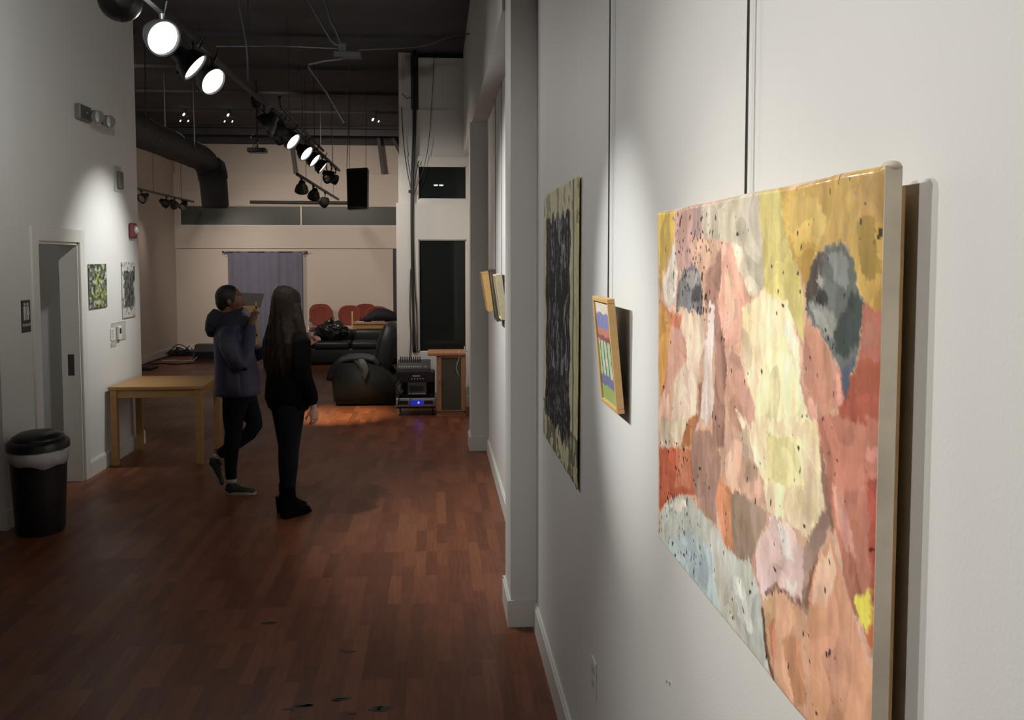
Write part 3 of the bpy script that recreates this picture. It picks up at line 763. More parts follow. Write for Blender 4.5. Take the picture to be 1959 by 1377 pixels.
t = thing('wall_notice', 'pale laminated notice sheets around the small thermostat under the charcoal drawing', 'notice', (XL, 8.88, 1.07))
bx('sheet', M['paper'], t, 0, .003, .03, .42, .04, .215); bx('left_sheet', M['paperw'], t, .003, .006, 0, .12, .06, .17); bx('lower_sheet', M['paper'], t, .003, .005, .01, .16, 0, .04)
b = B()
for i in range(6): box(b, .006, .007, .02, .10 - .02 * (i % 3), .150 - .014 * i, .153 - .014 * i)
box(b, .003, .0042, .03, .42, .212, .215); box(b, .003, .0042, .417, .42, .04, .215); box(b, .003, .0042, .03, .42, .04, .043)
obj('printed_lines', b, M['greyplas'], t)
t = thing('thermostat', 'small white thermostat with a dark display on the notice sheet', 'thermostat', (XL + .006, 9.04, 1.125))
bx('body', M['paperw'], t, 0, .022, 0, .085, 0, .125, bevel=.004); bx('display', M['sign'], t, .022, .024, .018, .066, .055, .105)
t = thing('outlet_plate', 'white wall outlet low on the right wall below the small landscape', 'outlet', (XR, 2.885, .475))
bx('cover_plate', M['paperw'], t, -.006, 0, 0, .075, 0, .118, bevel=.002)
for z in (.03, .075): bx('socket', M['beigeplas'], t, -.008, -.006, .02, .055, z, z + .022, bevel=.001)
b = B(); cyl(b, (XR, 1.962, .961), (XR - .008, 1.962, .961), .0035); tag(obj('wall_nail', b, M['chrome'], smooth='auto'), 'tiny shiny nail head in the bare wall left of the big canvas', 'nail')

# ------------------------------------------------------------------ track lighting
def rail(y0, y1, x, z, lab, hang=True, g='track rails'):
    t = thing('track_rail', lab, 'track rail', (x, y0, z), group=g)
    bx('rail_channel', M['darksteel'], t, -.018, .018, 0, y1 - y0, -.016, .016, bevel=.003)
    n = max(2, int((y1 - y0) / 1.6))
    for i in range(n):
        y = (y1 - y0) * (i + .5) / n
        b = B(); tube(b, [(0, y, .016), (0, y, CEIL - z)], .004, 6); obj('hanger_rod', b, M['darksteel'], t)
    return t
rail(-1.0, 9.05, -1.56, 3.30, 'long dark ceiling rail of the nearest bright lamps over the corridor')
rail(9.35, 15.7, -1.56, 3.32, 'dark ceiling rail of the farther lit lamps running to the hanging speaker')
rail(12.6, 17.9, -1.80, 2.985, 'lower dark rail carrying three unlit spotlights before the far wall')
rail(15.1, 18.5, -4.60, 2.965, 'short dark rail with four small spotlights beside the far left wall')

def track_light(pos, aim, lit, watts, cone, blend, colour, rail_z, lab, r=.098, grp='track spotlights', spot=True, soft=.035):
    p = V(pos); d = (V(aim) - p).normalized()
    t = thing('track_light', lab, 'spotlight', pos, group=grp)
    q = d.to_track_quat('Z', 'X').to_matrix().to_4x4()
    b = B()
    prof = [(-.145, r * .36), (-.138, r * .50), (-.10, r * .58), (-.07, r * .88), (-.01, r * 1.08), (.012, r * 1.1)]
    loft(b, [(0, 0, z, a, a) for z, a in prof], side=(1, 0, 0), n=28, cap=False)
    loft(b, [(0, 0, z, a, a) for z, a in ((.012, r * 1.1), (.012, r * 1.0), (-.004, r * .98))], side=(1, 0, 0), n=28, cap=False)
    f = [v for v in b.verts if abs(v.co.z + .145) < 1e-4]; b.faces.new(f)
    bmesh.ops.transform(b, matrix=q, verts=b.verts)
    obj('lamp_can', b, M['black'], t, smooth='auto')
    b = B(); loft(b, [(0, 0, -.006, r * .97, r * .97), (0, 0, .002, r * .9, r * .9), (0, 0, .008, r * .6, r * .6)], side=(1, 0, 0), n=28); bmesh.ops.transform(b, matrix=q, verts=b.verts)
    lf = obj('lamp_face', b, M['glow'] if lit else M['reflector'], t, smooth=True)
    b = B()
    hz = rail_z - .016 - p.z
    cyl(b, (0, 0, hz), (0, 0, hz - .03), .02, .014, 12)
    top = V((0, 0, min(hz - .035, r * 1.22)))
    tube(b, [(0, 0, hz - .02), tuple(top)], .008)
    for s in (-1, 1):
        sd = (q @ V((s, 0, 0))); sd.normalize()
        piv = q @ V((0, 0, -.05)); pts = [tuple(top), tuple(top + sd * r * 1.16), tuple(piv + sd * r * 1.12)]
        tube(b, pts, .006, 6)
    obj('yoke', b, M['black'], t, smooth='auto')
    if spot and watts:
        ld = bpy.data.lights.new('spot', 'SPOT'); ld.energy = watts; ld.spot_size = R(cone); ld.spot_blend = blend; ld.color = colour; ld.shadow_soft_size = soft
        lo = bpy.data.objects.new('spot', ld); COL.objects.link(lo); lo.parent = t
        lo.location = d * .03; lo.rotation_mode = 'QUATERNION'; lo.rotation_quaternion = (-d).to_track_quat('Z', 'Y')
    return t
LLAB = ['track spotlight over the near end of the big canvas', 'track spotlight over the far end of the big canvas', 'unseen narrow spotlight added for the hot middle of the big canvas', 'track spotlight aimed at the small tilted landscape',
    'track spotlight just above the top edge over the door side', 'largest bright round lamp, nearest the camera on the long rail', 'thin bright ellipse lamp, second along the rail',
    'brightest rounded lamp, third along the rail', 'dark lamp back at the end of the near rail, turned to the green print',
    'added dark lamp back near the rail end, brightening the white column', 'added dark lamp back beside it, throwing the floor pool by the armchair', 'first lit lamp of the farther row, round and bright', 'second lit lamp of the farther row', 'third lit lamp of the farther row, a narrow ellipse', 'fourth lamp of the farther row, a thin lit sliver']
for (kind, p_, a_, wt, cn, bl, cl), lb in zip(LAMPS, LLAB):
    track_light(p_, a_, kind == 'lit', wt, cn, bl, cl, 3.30 if p_[1] < 9.1 else 3.32, lb)
track_light((-1.56, 13.9, 3.04), (-2.6, 12.6, 2.6), False, 0, 0, 0, WARM, 3.32, 'unlit chrome-faced lamp below the farther row', r=.07)
track_light((-1.56, 14.5, 3.12), (-.6, 14.9, 2.6), False, 0, 0, 0, WARM, 3.32, 'unlit black lamp close beside the hanging speaker', r=.075)
track_light((-1.56, 15.1, 3.12), (-.4, 15.9, 2.7), False, 0, 0, 0, WARM, 3.32, 'unlit black lamp partly behind the hanging speaker', r=.075)
for y, aim, wt, lb in ((13.0, (-1.9, 13.4, 2.2), 0, 'first unlit lamp on the lower rail, pointing down'), (14.27, (-2.0, 14.8, 2.2), 0, 'second unlit lamp on the lower rail, pointing down'),
                  (15.74, (-.9, 16.6, 2.4), 40, 'third lamp on the lower rail, tilted sideways over the sofa')):
    track_light((-1.8, y, 2.80), aim, False, wt, 120, 1.0, WARM, 2.985, lb, r=.085)
for y, aim, wt, lb in ((15.3, (-5.0, 14.7, 2.4), 0, 'lone small spotlight at the near end of the far left rail'), (16.7, (-2.4, 19.4, 1.2), 80, 'chrome-edged spotlight, first of the far left cluster'),
                  (17.2, (-4.0, 19.4, 1.3), 30, 'middle small spotlight of the far left cluster'), (17.75, (-5.1, 16.4, 1.2), 14, 'last small spotlight of the far left cluster')):
    track_light((-4.6, y, 2.82), aim, False, wt, 90, 1.0, WARM, 2.965, lb, r=.075)
# two high spots added to brighten the walls of the far hall
for p_, aim, wt, lb in (((-2.6, 14.2, 4.15), (-1.5, 19.4, 1.4), 430, 'added high spotlight near the dark ceiling brightening the far wall'), ((-3.9, 11.2, 4.1), (-5.1, 17.4, 1.5), 200, 'added unseen high spotlight brightening the far hall left wall')):
    track_light(p_, aim, False, wt, 84, 1.0, WARM, CEIL, lb, r=.07, soft=.25)

# ------------------------------------------------------------------ ceiling services
t = thing('air_duct', 'big dark wrapped duct running along the far left ceiling and turning down', 'duct', (-3.52, 9.9, 3.40))
b = B(); y1 = 4.95
pts = [(0, 0, 0), (0, 1.5, 0), (0, 3.0, 0), (0, 4.2, 0), (0.02, 4.75, -.02), (.05, 5.0, -.12), (.08, 5.05, -.3)]
loft(b, [(*p, .19, .19) for p in spline(pts, 4)], side=(1, 0, 0), n=28); obj('duct_run', b, M['duct'], t, smooth=True)
b = B(); loft(b, [(.10, 5.03, -.16, .21, .21), (.12, 5.03, -.40, .205, .205), (.14, 5.03, -.71, .20, .20), (.14, 5.03, -.74, .17, .17)], side=(1, 0, 0), n=28); obj('down_outlet', b, M['duct'], t, smooth=True)
b = B()
for y in (.8, 2.0, 3.2, 4.3): loft(b, [(0, y, 0, .195, .195), (0, y + .04, 0, .195, .195)], side=(1, 0, 0), n=28)
obj('duct_collars', b, M['darksteel'], t, smooth='auto')
b = B(); loft(b, [(.17, 4.98, .0, .05, .05), (.24, 4.98, -.08, .07, .05), (.28, 4.98, -.20, .06, .04), (.33, 4.98, -.29, .02, .015)], side=(1, 0, 0), n=10); obj('loose_wrap', b, M['duct'], t, smooth=True)
b = B(); loft(b, [(.27, 4.92, -.12, .010, .01), (.262, 4.92, -.16, .014, .012), (.25, 4.92, -.19, .008, .01)], side=(1, 0, 0), n=8); obj('torn_foil_edge', b, M['foil'], t, smooth=True)

b = B()
dt = bpy.data.objects['air_duct']
for y in (1.4, 3.6):
    for x in (-.195, .195): box(b, x - .004, x + .004, y, y + .03, 0, CEIL - 3.40)
obj('hanger_straps', b, M['darksteel'], dt)
t = thing('hanging_speaker', 'black box speaker hung from the ceiling at the end of the lamp row', 'speaker', (-1.17, 14.5, 2.63))
b = B(); box(b, -.165, .155, -.02, .30, 0, .62, bevel=.012)
for v in b.verts:
    if v.co.z < .05: v.co.x *= .93
    v.co.z += (v.co.x) * .06
obj('cabinet', b, M['plastic'], t); bx('grille', M['grille'], t, -.145, .135, -.034, -.02, .04, .58, bevel=.006)
b = B()
for x in (-.13, .12): tube(b, [(x, .1, .6), (x + .02, .1, CEIL - 2.63)], .004, 6)
obj('hanging_cables', b, M['cable'], t)

def pipe(lab, pts, r=.012, m_='conduit', cat='conduit', nm='conduit', g=None, k=1):
    b = B(); tube(b, spline(pts, k) if k > 1 else pts, r, 8); return tag(obj(nm, b, M[m_], smooth='auto'), lab, cat, g)
pipe('drooping grey cable hanging from the ceiling above the lit lamps', [(-1.80, 9.0, CEIL), (-1.79, 9.0, 4.22), (-1.73, 9.0, 3.85), (-1.72, 9.0, 3.52)], .011, k=4)
pipe('left one of two slanting grey conduits above the junction box', [(-1.16, 9.0, 4.27), (-1.10, 9.0, 4.15), (-.955, 9.0, 3.90), (-.925, 9.0, 3.87), (-.86, 9.0, 3.85)], .012)
pipe('right one of two slanting grey conduits above the junction box', [(-1.02, 9.0, 4.30), (-.97, 9.0, 4.12), (-.95, 9.0, 4.05), (-.93, 9.0, 4.03), (-.86, 9.0, 3.87)], .014)
pipe('thin horizontal conduit crossing under the dark ceiling to the junction box', [(-2.0, 9.0, 3.83), (-1.4, 9.0, 3.845), (-.90, 9.0, 3.83)], .008)
pipe('bent grey conduit arm below the junction box', [(-.86, 9.0, 3.735), (-1.02, 9.0, 3.715), (-1.165, 9.0, 3.68), (-1.165, 9.0, 3.655), (-1.0, 9.0, 3.42), (-.845, 9.0, 3.15)], .012)
pipe('faint curved conduit running right across the ceiling to the wall', [(-.70, 9.0, 3.82), (-.4, 9.0, 3.84), (-.1, 9.0, 3.87), (.12, 9.0, 3.95), (.33, 9.0, 3.99)], .007, k=4)
bx_ = thing('junction_box', 'flat grey junction box where the ceiling conduits meet', 'junction box', (-.93, 8.95, 3.745))
bx('box_body', M['conduit'], bx_, 0, .25, 0, .1, 0, .055, bevel=.004); bx('lid_bracket', M['conduit'], bx_, .04, .12, .01, .09, .055, .13, bevel=.004)
pipe('thin slanted rod hanging right of the far lamp row', [(-1.06, 12.0, CEIL), (-1.07, 12.0, 3.6), (-1.10, 12.0, 3.02)], .005, nm='hanging_rod', cat='rod')
pipe('thin rod hanging above the first farther lamp', [(-1.64, 12.0, CEIL), (-1.64, 12.0, 3.32)], .005, nm='hanging_rod', cat='rod')
pipe('upper slanting grey rail piece above the farther lamps', [(-1.61, 10.1, 3.56), (-1.61, 10.2, 3.48), (-1.61, 12.4, 3.45), (-1.61, 13.9, 3.44)], .02, 'darksteel', 'conduit')
# dark joists and a deck rib pattern right under the ceiling
for i in range(9):
    y = 3.5 + 1.9 * i
    b = B(); box(b, -6.2, XR - .15 if y < WY else -.46, y, y + .05, 4.41, CEIL)
    o = struct('trim_%d' % (8 + i), b, M['dark'])
t = thing('projector', 'small dark flat projector hanging below the ceiling above the far windows', 'projector', (-2.69, 14.0, 3.41))
bx('body', M['plastic'], t, 0, .255, -.1, .12, 0, .065, bevel=.01)
b = B(); tube(b, [(.13, 0, .065), (.13, 0, CEIL - 3.41)], .012); tube(b, [(.06, -.02, .065), (.11, -.02, .16), (.13, -.02, .2)], .006); obj('mount', b, M['darksteel'], t)
b = B()
for x, z in ((.13, .11), (.11, .09), (.145, .14), (.05, .22), (.07, .26)): ball(b, (x, -.04, z), (.012, .008, .016), seg=8)
obj('bracket_clips', b, M['chrome'], t, smooth=True)
for x, n, lab in ((-4.27, 3, 'leftmost cluster of tiny glowing beads for reflected glints under the far dark ceiling'), (-3.53, 3, 'second cluster of tiny glowing beads for reflected glints, below the bright third lamp'),
               (-2.84, 3, 'third cluster of tiny glowing beads for reflected glints, beside the end of the near rail'), (-1.02, 2, 'pair of tiny glowing beads for reflected glints alone at the right under the ceiling')):
    t = thing('glint_cluster', lab, 'glints', (x, 16.7, 4.26), group='tiny bulb clusters')
    b = B(); cyl(b, (0, 0, .06), (0, 0, CEIL - 4.26), .012); box(b, -.09, .09, -.03, .03, .05, .06); obj('stem', b, M['black'], t)
    for k in range(n):
        dx, dz = ((0, .08), (-.06, -.03), (.07, -.03))[k] if n == 3 else ((-.05, .03), (.05, 0))[k]
        b = B(); ball(b, (dx, -.04, dz), (.009, .012, .019) if k else (.016, .015, .028), Matrix.Rotation(R(35), 4, 'Y'), seg=10); obj('glint', b, M['tubeglint'], t, smooth=True)  # beads glow in place of reflected glints
t = thing('window_glint', 'glowing bars added for a light reflected in the upper dark window', 'ceiling light', (-.02, 15.0, 3.02))
bx('housing', M['darksteel'], t, -.005, .16, 0, .1, .03, .06)
for x in (0, .085): bx('tube', M['tube'], t, x, x + .065, 0, .1, .012, .03, bevel=.006)  # glowing bars added in place of a reflection in the pane

# cable bundle
t = thing('cable_bundle', 'thick black cable bundle running down the stepped white column', 'cables', (0, 0, 0))
y = WY - .02
for nm, pts, r in (('main_cable', [(-.235, y, CEIL), (-.235, y, 3.9), (-.245, y, 3.4), (-.275, y, 2.9), (-.285, y, 2.5), (-.285, y, 1.6), (-.28, y, .7)], .014),
        ('main_cable', [(-.255, y, CEIL), (-.262, y, 3.9), (-.266, y, 3.4), (-.292, y, 2.9), (-.296, y, 2.5), (-.292, y, 1.6), (-.265, y, .7)], .013),
        ('loop_cable', [(-.41, y, 3.75), (-.385, y, 3.3), (-.34, y, 2.95), (-.30, y, 2.72), (-.29, y, 2.4), (-.30, y, 1.9), (-.275, y, 1.2), (-.255, y, .7)], .006),
        ('thin_cable', [(-.20, y, 3.1), (-.235, y, 2.95), (-.262, y, 2.75), (-.275, y, 2.3), (-.262, y, 1.6), (-.24, y, 1.2), (-.235, y, .7)], .007),
        ('thin_cable', [(.0, y, CEIL), (-.03, y, 3.9), (-.08, y, 3.3), (-.16, y, 2.95), (-.26, y, 2.68), (-.285, y, 2.4)], .004),
        ('thin_cable', [(-.31, y, 1.75), (-.325, y, 1.2), (-.315, y, .9), (-.33, y, .62)], .006)):
    b = B(); tube(b, spline(pts, 6), r, 8); obj(nm, b, M['cable'], t, smooth=True)
b = B(); box(b, -.33, -.255, y - .018, y + .018, 2.70, 2.735); tube(b, [(-.40, y, 3.92), (-.34, y, 3.86), (-.26, y, 3.90)], .005); obj('cable_tie', b, M['cable'], t)
# unseen spots added to brighten pilaster, canvas edge and wall, plus passage fill
for p_, aim, wt, cn, lb in (((-1.56, .35, 3.15), (0.35, 4.7, 1.5), 160, 42, 'added unseen spotlight beside the camera brightening the near pilaster'), ((-1.56, -.4, 3.15), (.46, .95, 1.55), 130, 50, 'added unseen spotlight behind the camera brightening the near edge of the canvas'),
        ((-1.56, 3.95, 3.15), (-2.6, 7.5, 1.0), 14, 110, 'added unseen fill spotlight above the frame turned to the near wall')):
    track_light(p_, aim, True, wt, cn, 1.0, NEUTRAL, 3.30, lb)
t = thing('passage_fill_light', 'added unseen fill light inside the restroom passage behind the open door', 'ceiling light', (-3.5, 8.2, 2.44))
b = B(); cyl(b, (0, 0, .06), (0, 0, 0), .12, .12, 28); obj('shade', b, M['tube'], t, smooth='auto')  # glowing disc added to light the passage walls

# ------------------------------------------------------------------ furniture
def table():
    t = thing('wooden_table', 'plain light oak table with square legs against the left wall', 'table', (-2.955, 8.70, 0))
    W, D, H = .835, .80, .725
    bx('tabletop', M['oak'], t, 0, W, 0, D, H - .03, H, bevel=.004)
    b = B()
    box(b, .06, W - .06, .03, .05, H - .105, H - .03); box(b, .06, W - .06, D - .05, D - .03, H - .105, H - .03)
    box(b, .03, .05, .06, D - .06, H - .105, H - .03); box(b, W - .05, W - .03, .06, D - .06, H - .105, H - .03)
    obj('apron', b, M['oak'], t)
    for x in (.012, W - .072):
        for y in (.012, D - .072): bx('leg', M['oak'], t, x, x + .06, y, y + .06, 0, H - .03, bevel=.004)
table()

def bin_():
    t = thing('trash_can', 'black plastic trash can with swing lid and white liner below the door casing', 'trash can', (-2.735, 6.66, 0))
    ry = 1.22
    b = B(); loft(b, [(0, 0, z, r * ry, r) for z, r in ((0.005, .135), (.0, .145), (.02, .152), (.30, .166), (.545, .176), (.575, .181))], side=(0, 1, 0), n=40); obj('bin_body', b, M['plastic'], t, smooth='auto')
    b = B(); n = 48; rows = []
    for j, (z, r) in enumerate(((.485, .1815), (.53, .184), (.585, .187))):
        rows.append([b.verts.new((r * sin(2 * pi * i / n) * (1 + .012 * sin(i * 1.7)), r * ry * cos(2 * pi * i / n) * (1 + .012 * sin(i * 1.7)), z + (.014 * sin(i * .27) + .008 * sin(i * .9) if j == 0 else 0))) for i in range(n)])
    for A_, C_ in zip(rows, rows[1:]):
        for i in range(n): b.faces.new((A_[i], A_[(i + 1) % n], C_[(i + 1) % n], C_[i]))
    o = obj('bin_liner', b, M['bag'], t, smooth=True); s = o.modifiers.new('s', 'SOLIDIFY'); s.thickness = .003
    b = B(); loft(b, [(0, 0, z, r * ry, r) for z, r in ((.575, .182), (.58, .194), (.625, .192), (.64, .180), (.655, .150))], side=(0, 1, 0), n=40); obj('lid_ring', b, M['plastic'], t, smooth='auto')
    b = B(); loft(b, [(.0, .0, z, r * ry, r) for z, r in ((.63, .172), (.665, .158), (.69, .115), (.70, .05))], side=(0, 1, 0), n=32)
    obj('swing_flap', b, M['plastic'], t, smooth=True)
bin_()

def amp_rack():
    t = thing('equipment_cart', 'black wheeled stand holding the sound gear beside the armchair', 'cart', (-.475, 11.28, 0))
    W = .465
    bx('shelf', M['plastic'], t, 0, W, 0, .40, .085, .105); bx('shelf_middle', M['plastic'], t, .03, W - .03, .02, .40, .235, .25)
    b = B()
    for x in (.005, W - .02): box(b, x, x + .015, .375, .40, .1, .50)
    obj('uprights', b, M['black'], t)
    bx('rear_panel', M['plastic'], t, .02, W - .02, .385, .395, .105, .50)
    for x in (.03, W - .03):
        for y in (.04, .34):
            b = B(); cyl(b, (x - .012, y, .028), (x + .012, y, .028), .028, n=16); box(b, x - .008, x + .008, y - .01, y + .01, .04, .09); obj('caster', b, M['silver'] if x < .1 and y < .1 else M['plastic'], t, smooth='auto')
    t = thing('power_amplifier', 'silver rack amplifier glowing with a blue display on the lowest shelf', 'amplifier', (-.48, 11.24, .11))
    bx('body', M['plastic'], t, .01, .465, .02, .38, 0, .115)
    b = B(); box(b, 0, .475, 0, .02, .0, .105, bevel=.010, seg=3); obj('faceplate', b, M['silver'], t, smooth='auto')
    bx('vent_panel', M['plastic'], t, .03, .145, -.003, 0, .03, .075); bx('vent_panel', M['plastic'], t, .335, .445, -.003, 0, .03, .075)
    bx('display', M['bluedim'], t, .165, .325, -.004, 0, .028, .078, bevel=.002)
    b = B(); ball(b, (.27, -.006, .052), (.012, .004, .012)); obj('power_light', b, M['blue'], t, smooth=True)
    t = thing('tape_deck', 'small dark audio unit with a pale edge above the silver amplifier', 'audio unit', (-.34, 11.27, .25))
    bx('body', M['mixer'], t, 0, .225, 0, .25, 0, .15, bevel=.004); bx('window', M['plastic'], t, .02, .19, -.003, 0, .05, .11); bx('lower_strip', M['silver'], t, .01, .215, -.004, 0, .008, .024)
    t = thing('amplifier_head', 'black amplifier box with a row of pinkish knobs under the mixer', 'amplifier', (-.475, 11.27, .40))
    bx('body', M['plastic'], t, 0, .45, 0, .36, 0, .12, bevel=.006)
    bx('badge', M['knobw'], t, .195, .285, -.003, 0, .072, .084, bevel=.001)
    for i in range(5):
        b = B(); cyl(b, (.185 + .034 * i, 0, .045), (.185 + .034 * i, -.014, .045), .0085, n=10); obj('knob', b, M['knobr'], t, smooth='auto')
    t = thing('mixing_desk', 'dark slanted mixer with rows of white knobs on top of the sound stack', 'mixer', (-.465, 11.27, .522))
    b = B(); box(b, 0, .40, 0, .33, 0, .05, bevel=.004)
    for v in b.verts:
        if v.co.z > .03: v.co.z += v.co.y * .22
    obj('desk_body', b, M['mixer'], t)
    b = B()
    for i in range(12):
        if i in (10,): continue
        cyl(b, (.03 + .028 * i, .03, .05), (.03 + .028 * i, .022, .072), .007, n=8)
    obj('knob_row', b, M['knobw'], t)
    for i in range(10): bx('plug', M['cable'], t, .03 + .026 * i, .043 + .026 * i, .22, .235, .10, .165)
    b = B()
    for q in ((-.40, 11.30, .60), (-.36, 11.30, .60)):
        pass
    tube(b, spline([(-.44, 11.26, .42), (-.47, 11.22, .36), (-.44, 11.22, .25), (-.455, 11.22, .13)], 6), .007)
    tag(obj('patch_cable', b, M['cable'], smooth=True), 'black patch cable looping down the left side of the sound stack', 'cable')
    b = B(); tube(b, spline([(-.31, 11.25, .37), (-.30, 11.23, .28), (-.31, 11.23, .20), (-.32, 11.22, .12)], 6), .004)
    tag(obj('patch_cable', b, M['cable'], smooth=True), 'thin black cord hanging across the silver amplifier display', 'cable')
    t = thing('crumpled_cloth', 'grey crumpled cloth at the left of the sound stack', 'cloth', (-.45, 11.30, .25))
    b = B(); loft(b, [(0, 0, 0, .035, .03), (.02, 0, .05, .045, .03), (.0, 0, .09, .03, .025), (.02, 0, .13, .03, .02), (-.01, 0, .145, .012, .01)], side=(1, 0, 0), n=14); obj('cloth', b, M['jacketgrey'], t, smooth=True)
amp_rack()

def cabinet():
    t = thing('media_cabinet', 'reddish wood cabinet with a smoked glass door at the foot of the window wall', 'cabinet', (.008, 11.12, 0))
    W, D, H = .345, .42, .735
    b = B(); box(b, 0, .02, 0.02, D, 0.045, H); box(b, W - .02, W, 0.02, D, .045, H); box(b, 0, W, .02, D, .0, .065, bevel=.003); box(b, .02, W - .02, D - .012, D, .06, H)
    box(b, 0, W, .02, D, H - .02, H)
    obj('carcass', b, M['oak2'], t)
    bx('shelf', M['oak2'], t, .02, W - .02, .05, D - .015, .47, .482)
    bx('top', M['oak2'], t, -.105, W + .0, -.02, D + .02, H, H + .035, bevel=.006)
    b = B(); x0, x1, z0, z1 = .008, W - .008, .072, H - .008
    box(b, x0, x0 + .048, 0, .018, z0, z1, bevel=.002); box(b, x1 - .048, x1, 0, .018, z0, z1, bevel=.002); box(b, x0 + .048, x1 - .048, 0, .018, z0, z0 + .01); box(b, x0 + .048, x1 - .048, 0, .018, z1 - .015, z1)
    d = obj('door', b, M['oak2'], t)
    bx('glass', M['cabglass'], d, x0 + .046, x1 - .046, .006, .011, z0 + .008, z1 - .013)
    b = B(); tube(b, [(.032, 0, .49), (.032, -.02, .485), (.032, -.02, .42), (.032, 0, .415)], .005); obj('handle', b, M['silver'], d, smooth=True)
    b = B(); tube(b, spline([(.27, 11.15, .785), (.275, 11.105, .77), (.27, 11.11, .70), (.245, 11.112, .62), (.245, 11.112, .56), (.27, 11.112, .50)], 6), .0025)
    tag(obj('power_cable', b, M['wcable'], smooth=True), 'thin white cord hanging over the front of the glass cabinet door', 'cord')
    b = B(); tube(b, spline([(.352, 11.60, .80), (.362, 11.2, .50), (.358, 11.10, .46), (.352, 11.09, .40), (.356, 11.10, .33), (.362, 11.2, .30)], 6), .0035)
    tag(obj('power_cable', b, M['wcable'], smooth=True), 'white cord looping at the right side of the cabinet next to the wall', 'cord')
cabinet()

def cushion(name, m_, parent, x0, x1, y0, y1, z0, z1, r=.05, puff=0.0):
    b = B(); box(b, x0, x1, y0, y1, z0, z1, bevel=r, seg=4)
    return obj(name, b, m_, parent, smooth=True)
def armchair():
    t = thing('leather_armchair', 'bulky dark grey leather armchair turned sideways beside the white column', 'armchair', (-.92, 12.50, 0))
    # faces -X; near arm towards the camera
    b = B(); box(b, -.36, .42, -.40, .40, .05, .34, bevel=.03, seg=3); obj('base', b, M['gleather'], t, smooth='auto')
    def arm(y0, y1):
        b = B()
        pts = [(-.385, .03), (-.40, .30), (-.395, .50), (-.345, .575), (-.2, .60), (.05, .585), (.22, .50), (.36, .40), (.42, .25), (.42, .03)]
        A_ = [b.verts.new((x, y0, z)) for x, z in pts]; C_ = [b.verts.new((x, y1, z)) for x, z in pts]
        b.faces.new(A_); b.faces.new(C_[::-1])
        for i in range(len(pts)): b.faces.new((A_[i], A_[(i + 1) % len(pts)], C_[(i + 1) % len(pts)], C_[i]))
        bmesh.ops.bevel(b, geom=list(b.edges), offset=.028, segments=4, affect='EDGES')
        obj('armrest', b, M['gleather'], t, smooth=True)
    arm(-.46, -.26); arm(.26, .46)
    cushion('seat_cushion', M['leather'], t, -.36, .20, -.255, .255, .33, .50, .05)
    b = B(); loft(b, [(.18, 0, .30, .30, .10), (.22, 0, .55, .31, .12), (.28, 0, .80, .31, .12), (.335, 0, .98, .29, .10), (.355, 0, 1.03, .24, .05)], side=(0, 1, 0), n=28, sq=.5); obj('backrest', b, M['leather'], t, smooth=True)
    b = B()
    for x in (-.33, .38):
        for y in (-.38, .38): cyl(b, (x, y, 0), (x, y, .06), .025)
    obj('feet', b, M['plastic'], t)
    # draped jacket
    j = thing('draped_jacket', 'grey jacket thrown over the arm of the grey armchair, sleeve hanging', 'jacket', (-1.02, 12.14, .60))
    b = B()
    loft(b, [(-.24, .02, -.10, .10, .03), (-.20, .02, -.02, .13, .035), (-.08, .0, .02, .15, .04), (.08, 0, .03, .15, .045), (.22, .0, .0, .13, .04), (.27, .02, -.07, .08, .03)], side=(0, 1, 0), n=20)
    loft(b, [(.02, -.08, .03, .07, .03), (.07, -.128, -.05, .055, .012), (.10, -.130, -.14, .04, .012), (.09, -.130, -.22, .025, .012)], side=(1, 0, 0), n=14)
    o = obj('jacket_body', b, M['jacketgrey'], j, smooth=True); remesh(o, .010, 3)
    b = B(); loft(b, [(-.20, -.05, .0, .05, .03), (-.285, -.06, -.10, .05, .04), (-.32, -.06, -.20, .05, .045), (-.335, -.06, -.27, .04, .04)], side=(0, 1, 0), n=14); obj('sleeve', b, M['hoodm'], j, smooth=True)
    b = B(); loft(b, [(.06, -.13, .035, .03, .008), (.10, -.155, -.06, .05, .006), (.135, -.158, -.13, .035, .006), (.11, -.158, -.25, .02, .006)], side=(1, 0, 0), n=12); o = obj('lapel', b, M['greyplas'], j, smooth=True); o['label'] = 'light grey hanging lapel'
armchair()

def sofa(loc, W, lab, seats=2):
    t = thing('black_sofa', lab, 'sofa', loc)
    b = B(); box(b, 0, W, 0, .78, .04, .30, bevel=.03, seg=3); obj('base', b, M['leather'], t, smooth='auto')
    for x in (0, W - .20): cushion('armrest', M['leather'], t, x, x + .20, -.02, .78, .06, .50, .07)
    sw = (W - .42) / seats
    for i in range(seats):
        cushion('seat_cushion', M['leather'], t, .21 + i * sw, .21 + (i + 1) * sw - .01, -.03, .56, .28, .42, .05)
        cushion('back_cushion', M['leather'], t, .21 + i * sw, .21 + (i + 1) * sw - .01, .50, .74, .36, .60, .07)
    cushion('backrest', M['leather'], t, .03, W - .03, .60, .86, .06, .58, .07)
sofa((-2.36, 16.75, 0), 1.72, 'long black leather sofa across the far hall, behind the armchair')

